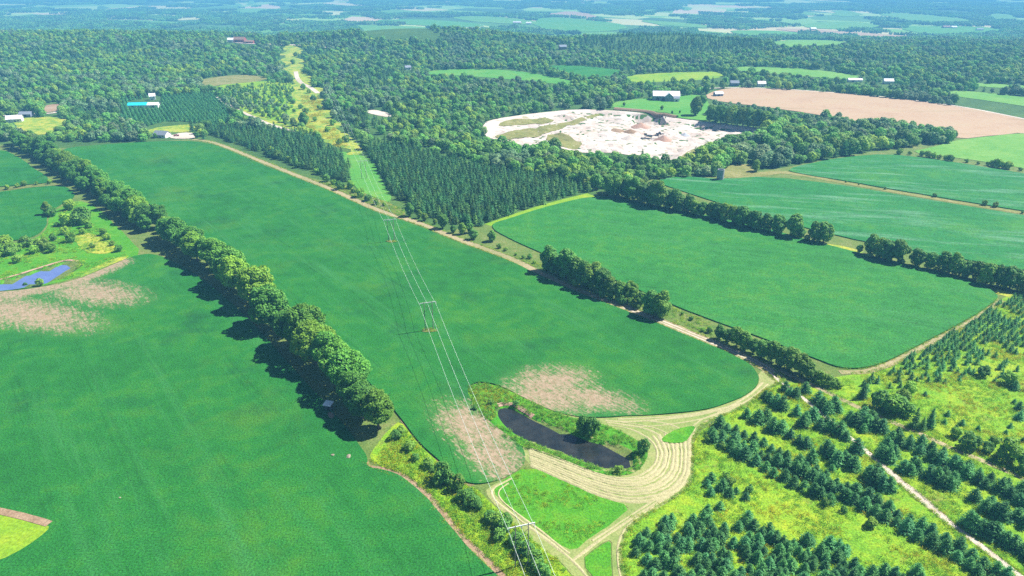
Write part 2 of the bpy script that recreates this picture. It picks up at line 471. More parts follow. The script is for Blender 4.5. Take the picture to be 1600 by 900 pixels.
# ------------------------------------------------------------------ the ground: one sheet out to the horizon
def build_ground():
    front = np.linspace(R(-48), R(48), 330)
    back = np.linspace(R(48), R(312), 60)[1:-1]
    ang = np.concatenate([front, back])
    rad = np.concatenate([[20, 50, 80], np.geomspace(100, 300, 90)[:-1], np.geomspace(300, 1000, 150)[:-1], np.geomspace(1000, 13000, 190)])
    A, Q = np.meshgrid(ang, rad)
    X, Y = np.sin(A) * Q, np.cos(A) * Q
    Z = T(X, Y)
    V = np.concatenate([[[0, 0, float(T(np.array([0.]), np.array([0.]))[0])]], np.stack([X, Y, Z], -1).reshape(-1, 3)])
    n, k = len(rad), len(ang)
    i, j = np.meshgrid(np.arange(n - 1), np.arange(k), indexing='ij')
    a = 1 + i * k + j; b = 1 + i * k + (j + 1) % k; c = 1 + (i + 1) * k + (j + 1) % k; d = 1 + (i + 1) * k + j
    tri = np.concatenate([np.stack([a, b, c], -1).reshape(-1, 3), np.stack([a, c, d], -1).reshape(-1, 3)])
    j = np.arange(k)
    tri = np.concatenate([tri, np.stack([np.zeros(k, int), 1 + (j + 1) % k, 1 + j], -1)])[:, ::-1]
    o = link('ground', mesh_np('ground', V, tri, M['floor'], smooth=True))
    tag(o, 'dark green woodland ground stretching under the trees to the far valley', 'ground', kind='structure')
build_ground()

OPEN = []          # (pixel polygon) places where no wood grows
def fill(poly, grid, zfun):
    """triangulated inside of a closed world polygon; returns V, F, ring index"""
    n = len(poly)
    lo, hi = poly.min(0), poly.max(0)
    gx, gy = np.meshgrid(np.arange(lo[0], hi[0], grid), np.arange(lo[1], hi[1], grid))
    G = np.stack([gx.ravel(), gy.ravel()], 1)
    G = G[inpoly(G, poly)]
    if len(G):
        G = G[segdist(G, poly) > grid * .45]
    P = np.vstack([poly, G]) if len(G) else poly
    v, e, f, ov, oe, of = delaunay_2d_cdt([Vector(p) for p in P], [], [list(range(n))], 1, 1e-4)
    v = np.array([(p.x, p.y) for p in v])
    F = np.array([t for t in f if len(t) == 3], int)
    a = v[F[:, 1]] - v[F[:, 0]]; b = v[F[:, 2]] - v[F[:, 0]]
    fl = (a[:, 0] * b[:, 1] - a[:, 1] * b[:, 0]) < 0
    F[fl] = F[fl][:, ::-1]
    return v, F
def sheet(name, px, mat, off, label, cat, grid=None, smooth=1, skirt=0.0, bare=None, opening=True, wpoly=None, rough=.35, kind='structure', parent=None):
    P = chaikin(ground(px) if wpoly is None else wpoly, smooth)
    dmin = np.hypot(*P.mean(0))
    step = max(1.2, np.hypot(*P.T).min() * .010)
    P = resample(P, step)
    amp = rough * max(1, dmin / 350) ** 1.7; ns = 5 * max(1, dmin / 160)
    P = P + amp * 2 * (np.stack([fbm(P[:, 0] / ns, P[:, 1] / ns), fbm(P[:, 0] / ns + 50, P[:, 1] / ns)], 1) - .5)
    if grid is None: grid = max(3.0, dmin * .016)
    v, F = fill(P, grid, T)
    z = T(v[:, 0], v[:, 1])
    bv = np.zeros(len(v))
    if bare is not None:
        bv = bare(v)
        z = z + .05 + (off - .05) * (1 - np.clip(bv, 0, 1))
    else:
        z = z + off
    V = np.column_stack([v, z])
    if skirt:
        # edges used once are the rim
        E = {}
        for t in F:
            for a, b in ((t[0], t[1]), (t[1], t[2]), (t[2], t[0])):
                k = (min(a, b), max(a, b))
                E[k] = None if k in E else (a, b)
        rim = [e for e in E.values() if e]
        ids = sorted({i for e in rim for i in e}); mp = {i: len(V) + k for k, i in enumerate(ids)}
        L = V[ids].copy(); L[:, 2] -= skirt
        V = np.vstack([V, L]); bv = np.concatenate([bv, bv[ids]])
        S = []
        for a, b in rim: S += [(b, a, mp[a]), (b, mp[a], mp[b])]
        F = np.vstack([F, np.array(S)])
    me = mesh_np(name, V, F, mat)
    if bare is not None:
        at = me.attributes.new('bare', 'FLOAT', 'POINT'); at.data.foreach_set('value', bv.astype(np.float32))
    o = link(name, me, parent)
    if parent is None: tag(o, label, cat, kind=kind)
    if opening:
        OPEN.append(proj(np.column_stack([P, T(P[:, 0], P[:, 1])])))
    return o
def ribbon(name, px, width, mat, off, label=None, cat=None, step=3.0, wob=.25, parent=None, wpts=None, crown=0.0, opening=True):
    """a strip of ground along a line; width in metres, one number or one per point"""
    P = np.asarray(ground(px) if wpts is None else wpts, float)
    w = np.full(len(P), width, float) if np.isscalar(width) else np.asarray(width, float)
    Q = np.column_stack([P, w])
    for _ in range(2):
        a, b = Q[:-1], Q[1:]
        s = np.stack([a * .75 + b * .25, a * .25 + b * .75], 1).reshape(-1, 3)
        Q = np.vstack([Q[:1], s, Q[-1:]])
    out = []
    for a, b in zip(Q[:-1], Q[1:]):
        k = max(1, int(np.hypot(*(b - a)[:2]) / max(step, np.hypot(*a[:2]) * .012)))
        for j in range(k): out.append(a + (b - a) * j / k)
    out.append(Q[-1]); Q = np.array(out)
    d = np.gradient(Q[:, :2], axis=0); d /= np.maximum(np.linalg.norm(d, axis=1), 1e-6)[:, None]
    nrm = np.stack([-d[:, 1], d[:, 0]], 1)
    k = np.arange(len(Q))
    cols = [-.5, -.2, .2, .5] if not crown else [-.5, -.22, 0, .22, .5]
    rise = [0, 0, 0, 0] if not crown else [-.05, crown * .75, crown, crown * .75, -.05]
    V = []
    for c, r_ in zip(cols, rise):
        ww = Q[:, 2] * c + (wob * 2 * (fbm(k * .45 + c * 9, k * 0 + Q[0, 0]) - .5) if abs(c) > .4 else 0)
        p = Q[:, :2] + nrm * ww[:, None]
        V.append(np.column_stack([p, T(p[:, 0], p[:, 1]) + off + r_]))
    m, n = len(cols), len(Q)
    V = np.stack(V, 1).reshape(-1, 3)
    F = []
    for i in range(n - 1):
        for c in range(m - 1):
            F.append((i * m + c + 1, i * m + c, (i + 1) * m + c, (i + 1) * m + c + 1)[::-1])
    o = link(name, mesh_np(name, V, np.array(F), mat, smooth=bool(crown)), parent)
    if parent is None: tag(o, label, cat, kind='structure')
    if opening:
        r_ = np.vstack([V[0::m], V[m - 1::m][::-1]])
        OPEN.append(proj(r_))
    return o
def ell(px, a, b, ang, soft=.5):
    """bare-soil strength of an ellipse whose centre is given as a pixel"""
    c = flat([px])[0]
    def f(v):
        d = v - c; ca, sa = math.cos(ang), math.sin(ang)
        u = (d[:, 0] * ca + d[:, 1] * sa) / a; w = (-d[:, 0] * sa + d[:, 1] * ca) / b
        return 1 - sstep(1 - soft, 1 + soft, np.sqrt(u * u + w * w))
    return f
def soil_line(px, w):
    L = flat(px)
    def f(v): return 1 - sstep(w * .25, w, segdist(v, L, False))
    return f
def total(*fs):
    return lambda v: np.clip(np.maximum.reduce([f(v) for f in fs]), 0, 1)

sheet('farmland', [(-500,232),(20,226),(110,232),(300,217),(345,226),(405,250),(470,275),(545,290),(610,330),(690,362),(760,350),(830,328),(930,303),(1015,280),(1120,275),(1225,262),(1330,242),(1490,216),(1740,186),(1990,300),(2100,990),(900,1050),(-700,1050)], M['verge'], .03, 'dry yellow-green grass verges between the crop fields and hedgerows', 'grass', grid=9, smooth=0, opening=False)
# --- crop fields, the plants standing about 0.6 m high
F1 = [(85,233),(180,225),(280,220),(318,223),(345,230),(400,254),(450,274),(510,297),(555,318),(590,334),(650,352),(700,374),(750,392),(797,409),(845,432),(900,457),(970,484),(1035,509),(1075,527),(1120,544),(1157,562),(1174,573),(1183,585),(1186,597),(1178,609),(1158,623),(1100,644),(1000,650),(937,654),(895,652),(860,641),(825,625),(800,612),(776,602),(757,598),(742,599),(730,607),(733,622),(748,642),(772,665),(800,684),(816,700),(822,715),(817,728),(798,742),(778,751),(755,757),(733,757),(713,747),(687,722),(653,690),(628,657),(598,620),(555,576),(505,530),(455,485),(405,440),(352,402),(300,368),(255,335),(212,305),(165,278),(120,252)]
b1 = total(ell((742,668), 18, 10, R(-50), .8), ell((770,712), 15, 8, R(-60), .9), ell((860,598), 16, 11, R(15), .8), ell((852,622), 16, 8, R(-30), .7), ell((925,622), 17, 7, R(-22), .9))
sheet('crop_field', F1, M['crop'], .6, 'large dark green soybean field in the middle, crossed by the power line', 'field', grid=4.5, smooth=2, skirt=.55, bare=b1)
F2 = [(-260,980),(-260,470),(0,457),(60,450),(110,440),(150,425),(182,411),(205,402),(240,396),(280,414),(322,440),(362,475),(398,508),(430,545),(463,582),(500,622),(530,655),(556,690),(576,716),(571,731),(600,736),(624,744),(645,760),(668,780),(690,806),(722,850),(760,884),(800,925),(820,985)]
b2 = total(soil_line([(-120,495),(0,462),(70,450),(130,434),(180,412)], 13), ell((150,458), 26, 11, R(-20), .9), ell((40,490), 40, 12, R(-20), .8))
sheet('crop_field', F2, M['crop'], .6, 'dark green soybean field left of the maple hedgerow in the foreground', 'field', grid=4.0, smooth=2, skirt=.55, bare=b2)
F4 = [(760,353),(800,341),(830,331),(875,318),(932,306),(990,315),(1087,334),(1200,358),(1262,376),(1350,398),(1415,413),(1490,433),(1530,443),(1556,459),(1561,467),(1525,492),(1475,520),(1425,545),(1395,562),(1355,576),(1312,577),(1270,560),(1200,533),(1110,500),(1060,481),(985,448),(900,415),(850,398),(800,376)]
sheet('crop_field', F4, M['crop_mid'], .6, 'green soybean field right of the lane, between two hedgerows', 'field', grid=7, smooth=2, skirt=.55)
F5 = [(1018,283),(1065,276),(1127,281),(1200,276),(1325,291),(1450,313),(1597,337),(1740,362),(1740,452),(1600,422),(1500,405),(1440,395),(1300,368),(1200,340),(1100,311)]
sheet('crop_field', F5, M['crop_pale'], .6, 'green field with pale silvery streaks beyond the right hedgerow', 'field', grid=9, smooth=1, skirt=.55)
F6 = [(1228,266),(1262,256),(1330,245),(1385,241),(1450,248),(1597,271),(1740,298),(1740,352),(1597,330),(1450,306),(1330,285),(1245,271)]
sheet('crop_field', F6, M['crop_pale'], .6, 'green field with a thin pale streak below the bright pasture', 'field', grid=9, smooth=1, skirt=.5)
sheet('crop_field', [(-140,226),(5,234),(28,245),(55,265),(82,284),(60,288),(0,293),(-140,302)], M['crop'], .6, 'upper small green field at the left edge', 'field', smooth=1, skirt=.5, bare=lambda v: v[:, 0] * 0)
sheet('crop_field', [(-140,316),(0,301),(50,294),(98,290),(118,302),(114,312),(92,321),(72,338),(73,354),(58,369),(25,378),(0,373),(-140,385)], M['crop'], .6, 'lower small green field at the left edge beside the wet meadow', 'field', smooth=2, skirt=.5, bare=lambda v: v[:, 0] * 0)
sheet('pasture', [(1417,239),(1460,229),(1497,219),(1540,214),(1575,210),(1740,196),(1740,290),(1600,263),(1500,247)], M['hay'], .3, 'bright yellow-green pasture at the right edge below the tan field', 'pasture', smooth=1)
sheet('grain_field', [(1098,152),(1120,141),(1150,137),(1200,139),(1300,145),(1400,154),(1500,167),(1600,187),(1740,218),(1740,225),(1600,207),(1560,212),(1495,218),(1400,200),(1330,190),(1270,178),(1200,168),(1130,160)], M['stubble'], .5, 'tan ripe grain field behind the dark tree row on the right', 'field', smooth=1, skirt=.4)
sheet('lawn', [(950,163),(975,157),(1010,154),(1060,150),(1100,148),(1106,158),(1112,172),(1090,182),(1040,176),(990,170),(955,168)], M['lawn'], .2, 'bright green lawn around the large grey barn', 'lawn', smooth=1)
sheet('hay_field', [(660,112),(700,109),(740,108),(800,110),(860,119),(905,130),(880,133),(800,124),(720,118),(675,118)], M['lawn'], .3, 'narrow bright green field in the woods above the quarry', 'field', smooth=1)
sheet('hay_field', [(848,103),(900,102),(940,106),(975,111),(965,119),(925,122),(890,116)], M['crop_mid'], .3, 'teal green field in the woods above the barn', 'field', smooth=1)
sheet('hay_field', [(972,121),(1000,116),(1060,113),(1130,112),(1135,120),(1090,126),(1030,128),(985,132)], M['lime'], .3, 'yellowish meadow strip behind the barn', 'field', smooth=1)
sheet('hay_field', [(1148,104),(1200,105),(1260,108),(1340,117),(1342,125),(1290,122),(1220,116),(1150,111)], M['hay'], .3, 'pale green field beyond the tan grain field', 'field', smooth=1)
sheet('hay_field', [(1480,141),(1530,144),(1600,152),(1700,166),(1700,180),(1600,166),(1540,157),(1490,150)], M['hay'], .3, 'pale green strip field at the right edge behind the tree line', 'field', smooth=1)
sheet('hay_field', [(1510,130),(1560,131),(1700,142),(1700,148),(1600,139),(1530,136)], M['hay'], .3, 'thin pale green field above the strip field at the right edge', 'field', smooth=1)
sheet('hay_field', [(1195,67),(1245,62),(1300,63),(1345,67),(1290,72),(1215,74)], M['hay'], .3, 'pale field on the far right in front of the long tan field', 'field', smooth=1)
sheet('hay_field', [(308,126),(340,120),(385,116),(422,122),(400,128),(360,131),(322,137)], M['olive'], .3, 'pale yellowish meadow in the woods left of the power line cut', 'field', smooth=1)
sheet('pasture', [(-60,885),(-60,806),(0,806),(50,817),(79,823),(76,831),(40,858),(0,880)], M['lime'], .62, 'bright lime green plot in the bottom left corner', 'pasture', smooth=1)
ribbon('dirt_edge', [(-60,790),(0,801),(40,810),(78,821)], 2.4, M['dirt'], .72, 'brown dirt edge along the lime green plot', 'path')
# --- power line cut
sheet('goldenrod_strip', [(440,72),(470,70),(470,98),(478,116),(492,132),(504,152),(516,180),(540,208),(562,238),(540,246),(522,232),(508,214),(476,200),(456,188),(460,165),(462,148),(454,118),(444,98)], M['goldenrod'], .25, 'yellow goldenrod strip of the power line cut through the woods', 'meadow', smooth=1, rough=2.6)
sheet('lawn', [(524,233),(545,240),(578,246),(588,262),(598,284),(612,306),(606,318),(582,312),(552,290),(545,270)], M['lawn'], .22, 'short green grass of the power line cut between two plantations', 'lawn', smooth=1)
sheet('goldenrod_strip', [(500,284),(530,292),(552,292),(580,308),(606,316),(634,330),(632,342),(600,328),(562,312),(515,292)], M['scrub'], .24, 'brown and yellow weed strip between the plantations and the crop', 'meadow', smooth=1)
sheet('scrub_patch', [(330,135),(400,126),(466,128),(472,160),(462,192),(420,188),(370,168),(340,150)], M['meadow'], .2, 'brushy clearing left of the power line cut', 'scrub', smooth=1, opening=False)
# --- right meadow, lower hedge, lots and wet meadow
sheet('wild_meadow', [(982,802),(1062,774),(1086,735),(1084,680),(1130,652),(1195,603),(1290,592),(1345,583),(1400,563),(1480,521),(1562,468),(1600,452),(1780,430),(1800,990),(900,990),(975,900),(970,845)], M['meadow'], .06, 'yellow-green wild meadow between the young pine rows', 'meadow', grid=6, smooth=1)
sheet('wild_meadow', [(576,716),(586,698),(606,672),(627,656),(652,692),(686,724),(712,749),(742,761),(765,785),(810,822),(870,872),(915,925),(950,990),(850,990),(800,920),(760,880),(722,846),(690,802),(666,776),(632,750),(596,730)], M['meadow'], .08, 'weedy yellow-green strip with shrubs below the maple hedgerow', 'meadow', grid=4, smooth=1)
sheet('grass_lot', [(768,766),(785,752),(825,727),(880,751),(940,779),(986,791),(962,815),(922,840),(898,862),(872,850),(832,822),(796,795)], M['lush'], .1, 'bright green grassy triangle below the mown band', 'meadow', grid=3, smooth=1)
sheet('grass_lot', [(908,878),(935,854),(956,844),(954,870),(957,905),(940,918)], M['lush'], .11, 'small green wedge between the two mown tracks at the bottom', 'meadow', grid=3, smooth=1)
sheet('wet_meadow', [(-140,388),(0,376),(28,381),(60,372),(76,354),(75,340),(95,323),(120,312),(150,322),(195,366),(225,397),(182,409),(110,438),(60,448),(0,455),(-140,475)], M['lush'], .1, 'green wet meadow around the left pond', 'meadow', grid=4, smooth=1)
sheet('goldenrod_strip', [(128,430),(150,416),(178,404),(196,400),(200,404),(180,411),(150,424),(125,436)], M['goldenrod'], .2, 'yellow flowering strip between the left pond and the crop', 'meadow', smooth=1)
sheet('weed_patch', [(112,372),(135,362),(165,372),(185,388),(160,398),(128,392)], M['goldenrod'], .2, 'tawny weed patch above the left pond near the hedgerow', 'meadow', smooth=1, rough=2.2)
ribbon('grass_strip', [(-140,306),(0,297),(50,291),(108,287)], 7, M['scrub'], .2, 'grassy strip between the two small left fields', 'path')
ribbon('grass_strip', [(1130,281),(1200,271),(1225,268),(1325,287),(1450,309),(1597,333),(1740,357)], [14,10,9,6,6,6,6], M['olive'], .15, 'olive grass strip between the two right fields', 'path')
ribbon('grass_strip', [(925,305),(880,315),(835,328),(798,340),(762,352)], [11,9,8,7,6], M['lime'], .12, 'yellow-green grass verge beside the dense plantation corner', 'path')
ribbon('grass_strip', [(1312,582),(1355,582),(1398,567),(1428,550),(1478,525),(1528,497),(1566,470)], 3.2, M['rut'], .14, 'pale grass verge along the lower edge of the right field', 'path')
ribbon('grass_strip', [(1285,383),(1320,388),(1345,396)], 7, M['goldenrod'], .14, 'yellow grass gap in the right hedgerow', 'path')
ribbon('grass_strip', [(1555,455),(1580,462)], 7, M['goldenrod'], .14, 'yellow weeds at the right corner of the right field', 'path')
# --- lanes and tracks
LANE = [(300,218),(322,220),(347,227),(405,251),(452,270),(512,293),(558,314),(593,330),(655,348),(705,370),(755,388),(803,406),(850,430),(905,455),(975,480),(1040,505),(1080,522),(1125,540),(1165,558),(1198,574),(1215,590)]
ribbon('lane', LANE, [6,6,6,6,6,5.5,5.5,5,5,5,5,5,5,5,5.5,6,6,6,6,7,6], M['rut'], .12, 'pale grassy farm lane along the right side of the middle field', 'lane')
def offs(px, d):
    P = chaikin(ground(px), 2, False)
    t = np.gradient(P, axis=0); t /= np.linalg.norm(t, axis=1)[:, None]
    return P + np.stack([-t[:, 1], t[:, 0]], 1) * d
for d, what in ((-.95, 'near'), (.95, 'far')):
    ribbon('wheel_rut', None, .75, M['gravel'], .135, 'pale %s wheel rut of the farm lane beside the middle field' % what, 'track', wpts=offs(LANE[14:], d), wob=.3, opening=False)
GRAV = [(1206,586),(1228,603),(1255,622),(1294,655),(1333,688),(1372,721),(1411,756),(1432,773),(1450,787),(1489,822),(1528,849),(1567,880),(1600,906),(1680,970)]
ribbon('gravel_lane', GRAV, [2.5,2,1.8,1.9,2.0,2.2,2.7,3.6,3.0,2.3,2.1,2.1,2.2,2.2], M['gravel'], .12, 'pale gravel lane running down between the young pine rows', 'lane')
ribbon('dirt_track', [(1216,578),(1240,590),(1275,604),(1330,632),(1392,659),(1438,678),(1489,702),(1528,717),(1600,748),(1690,790)], 2.4, M['rut'], .1, 'dry grass track behind the long pine row on the right', 'track')
ribbon('dirt_edge', [(572,722),(571,731),(600,735),(625,742),(650,760),(675,780),(700,814),(730,850),(770,884),(815,940)], [2,2.4,3,3.2,3,2.6,2.4,2.4,2.4,2.4], M['dirt'], .14, 'brown bare dirt edge between the left field and the weedy strip', 'path')
ribbon('dirt_edge', [(628,655),(640,670),(655,690),(690,722),(715,748),(738,760)], 1.6, M['dirt'], .13, 'thin dirt edge between the middle field and the weedy strip', 'path')
# --- mown band round the pond with its windrows
MOWN = [(822,724),(812,698),(860,640),(937,653),(1000,649),(1100,643),(1158,622),(1178,609),(1187,597),(1184,582),(1205,578),(1226,592),(1206,606),(1190,617),(1165,636),(1125,651),(1096,665),(1084,682),(1083,705),(1085,738),(1080,757),(1062,773),(1035,791),(1010,806),(984,824),(972,848),(972,873),(982,915),(960,915),(956,870),(957,842),(935,852),(905,878),(938,925),(915,930),(880,880),(845,855),(812,825),(780,795),(756,770),(768,758),(800,745),(788,762),(800,790),(834,820),(872,848),(895,862),(918,842),(945,822),(970,804),(986,791),(940,779),(880,751),(850,737)]
mown = sheet('mown_grass', MOWN, M['straw'], .09, 'pale straw-coloured mown grass curving round the dark pond', 'grass', grid=3, smooth=1, rough=.25)
P_IN = chaikin(flat([(826,700),(850,706),(890,722),(930,738),(965,748),(1000,743),(1020,727),(1026,712),(1022,697),(1008,684)]), 2, False)
P_OUT = chaikin(flat([(830,728),(880,750),(935,776),(985,788),(1030,783),(1062,768),(1078,745),(1080,715),(1078,690),(1088,668)]), 2, False)
for k, t in enumerate((.04, .15, .27, .38, .50, .61, .73, .84, .95)):
    L = P_IN * (1 - t) + P_OUT * t
    L = L + .5 * (np.stack([fbm(np.arange(len(L)) * .3, np.full(len(L), k * 7.)), fbm(np.arange(len(L)) * .3 + 40, np.full(len(L), k * 5.))], 1) - .5)
    ribbon('windrow', None, .95 + .35 * (k % 3), M['windrow'], .11, wpts=L, wob=.4, parent=mown, crown=.2, opening=False, step=2)
for k, px in enumerate(([(1150,634),(1110,652),(1060,662),(1000,668),(960,662)], [(1158,630),(1100,648),(1040,655),(985,660),(945,657)], [(950,664),(990,671),(1012,684)], [(948,660),(1000,667),(1030,678),(1042,695)], [(970,660),(1025,668),(1052,684),(1058,700)], [(1010,657),(1050,663),(1072,676)], [(1128,643),(1098,654),(1080,668)], [(965,655),(1060,652),(1150,634)], [(1200,600),(1170,626),(1130,646),(1100,660)], [(1192,598),(1165,622),(1120,645)],
                        [(1074,752),(1050,775),(1010,798),(975,824),(965,850),(964,880),(972,912)], [(1060,765),(1030,783),(990,808),(955,832),(925,853),(896,876)], [(1072,748),(1040,772),(1000,796),(960,822),(925,845)],
                        [(800,748),(768,763),(768,778),(795,800),(830,826),(870,855),(905,885),(930,920)], [(795,755),(776,768),(784,784),(812,806),(850,834),(890,866)])):
    ribbon('windrow', px, .8 + .2 * (k % 2), M['windrow'], .11, parent=mown, crown=.12, opening=False, step=2, wob=.4)
sheet('grass_patch', [(1030,690),(1044,676),(1070,668),(1088,666),(1080,680),(1070,692),(1050,694)], M['lush'], .36, 'bright green unmown patch inside the mown band', 'grass', smooth=1)
# --- ponds
def water(name, poly, z, label, mat):
    v, F = fill(resample(poly * 1.0, 2.5), 4.0, T)
    c = poly.mean(0)
    v = c + (v - c) * 1.0
    o = link(name, mesh_np(name, np.column_stack([v, np.full(len(v), z)]), F, mat))
    tag(o, label, 'pond', kind='structure')
    OPEN.append(proj(np.column_stack([poly, np.full(len(poly), z)])))
def water_mat(name, c0, c1, rough, bump):
    m, nt, b = new_mat(name)
    p = pos(nt)
    nt.links.new(ramp(nt, noise(nt, p, .18, 5, .7), [(.35, c0), (.7, c1)]), b.inputs['Base Color'])
    b.inputs['Roughness'].default_value = rough; b.inputs['Specular IOR Level'].default_value = .6
    bn = N(nt, 'ShaderNodeBump'); bn.inputs['Strength'].default_value = bump; bn.inputs['Distance'].default_value = .1
    nt.links.new(noise(nt, p, 1.6, 3), bn.inputs['Height']); nt.links.new(bn.outputs[0], b.inputs['Normal'])
    return m
M['water'] = water_mat('pond_water', (.010, .013, .014), (.035, .036, .030), .10, .3)
M['water_sky_tint'] = water_mat('sky_tinted_pond_water', (.085, .135, .32), (.13, .18, .38), .18, .2)  # the reflected sky is painted into this blue base colour
water('pond', POND, -.75, 'long dark pond with reedy banks beside the mown band', M['water'])
water('pond', POND2, -.7, 'small blue pond in the wet meadow at the left edge', M['water_sky_tint'])
BANK_OUT = [(729,607),(742,600),(757,599),(776,603),(800,613),(825,626),(860,642),(895,653),(930,660),(965,672),(1000,690),(1013,705),(1010,720),(997,737),(971,744),(944,742),(908,731),(877,719),(842,707),(811,697),(786,681),(762,662),(743,641),(733,622)]
sheet('pond_bank', BANK_OUT, M['lush'], .13, 'green reedy bank around the long dark pond', 'bank', grid=2.2, smooth=1)
def bank_sand(px, label):
    ribbon('bare_bank', px, 2.0, M['redsand'], .22, label, 'bank', step=1.5, opening=False)
bank_sand([(778,633),(790,630),(805,633),(822,643),(833,651)], 'bare pinkish soil on the upper end of the dark pond bank')
bank_sand([(0,437),(30,429),(54,421),(80,413),(105,406),(122,408)], 'bare pale shore along the far side of the blue pond')
# --- quarry
sheet('quarry', PIT_PX, M['sand'], .25, 'white sand quarry with pink mounds and a dark cut', 'quarry', grid=4.5, smooth=1, wpoly=flat(PIT_PX))
for px, lab in (([(775,195),(800,187),(850,184),(872,190),(830,195),(790,198)], 'olive grass patch at the upper left of the quarry'),
                ([(768,212),(800,205),(850,198),(875,193),(905,185),(935,178),(940,182),(905,192),(880,200),(860,208),(820,216),(790,220)], 'long olive grass bank across the left of the quarry'),
                ([(852,212),(870,209),(895,214),(912,224),(905,234),(885,232),(862,222)], 'rounded olive grass mound at the lower left of the quarry')):
    sheet('grass_bank', px, M['olive'], .7, lab, 'grass', grid=5, smooth=1, opening=False)
sheet('grass_bank', [(1030,183),(1062,179),(1112,181),(1108,190),(1070,187)], M['lawn'], .9, 'green grass slope on the back rim of the quarry', 'grass', grid=5, smooth=1)
ribbon('earth_bank', [(960,171),(985,173),(1010,175),(1035,180),(1058,184)], 7, M['dirt'], .6, 'brown earth bank along the back rim of the quarry', 'bank', crown=2.2)
sheet('scrub_patch', [(1062,250),(1068,240),(1085,232),(1112,226),(1150,222),(1170,226),(1140,236),(1110,250),(1130,262),(1100,262),(1080,258)], M['olive'], .3, 'olive scrubby ground between the quarry and the right wood', 'scrub', smooth=1, opening=False)
sheet('weed_patch', [(1128,264),(1150,256),(1180,258),(1190,266),(1160,276),(1132,280)], M['olive'], .3, 'dry grass beside the grey silo stump', 'grass', smooth=1)
# --- roads and yards in the woods
ribbon('gravel_road', [(340,152),(352,162),(380,176),(410,190),(432,198),(460,206)], 5, M['gravel'], .3, 'pale gravel road crossing the brush left of the power line cut', 'road')
ribbon('gravel_road', [(462,112),(464,122),(470,130),(484,136),(497,146)], 7, M['gravel'], .4, 'pale gravel road in the power line cut', 'road')
ribbon('road', [(340,63),(380,68),(410,69),(445,70),(470,71),(520,75)], 9, M['gravel'], .6, 'pale road past the red farm buildings far left', 'road')
ribbon('road', [(1090,139),(1150,136.5),(1200,138),(1300,144.5),(1400,153),(1500,166),(1600,186),(1740,216)], 5, M['gravel'], .35, 'pale road along the upper edge of the tan field', 'road', opening=False)
ribbon('road', [(960,145),(1000,140),(1060,136),(1100,136)], 6, M['gravel'], .35, 'pale farm track behind the grey barn', 'road')
ribbon('road', [(-40,184),(20,180),(60,178),(85,177),(95,172),(115,166)], 6, M['gravel'], .3, 'pale road past the farmhouse on the far left', 'road')
sheet('yard', [(262,213),(285,207),(305,208),(312,214),(295,217),(268,217)], M['gravel'], .3, 'pale gravel yard beside the grey roofed house', 'yard', smooth=1)
sheet('weed_patch', [(225,207),(255,197),(300,193),(320,205),(305,208),(280,206),(250,210)], M['goldenrod'], .28, 'yellow weedy garden behind the grey roofed house', 'meadow', smooth=1, rough=2.2)
sheet('weed_patch', [(20,186),(60,182),(100,184),(105,200),(60,214),(25,208)], M['goldenrod'], .28, 'yellow meadow below the white farmhouse on the far left', 'meadow', smooth=1, rough=2.2)
sheet('yard', [(66,166),(95,161),(98,170),(80,176),(66,176)], M['dirt'], .3, 'bare brown yard behind the farmhouse on the far left', 'yard', smooth=1)
sheet('yard', [(568,174),(584,171),(612,178),(610,184),(585,180)], M['gravel'], .3, 'small pale clearing in the middle woods', 'yard', smooth=1)
sheet('grass_strip', [(345,160),(385,176),(430,197),(460,205),(470,200),(430,190),(400,178)], M['goldenrod'], .25, 'yellow roadside strip along the gravel road', 'meadow', smooth=1)
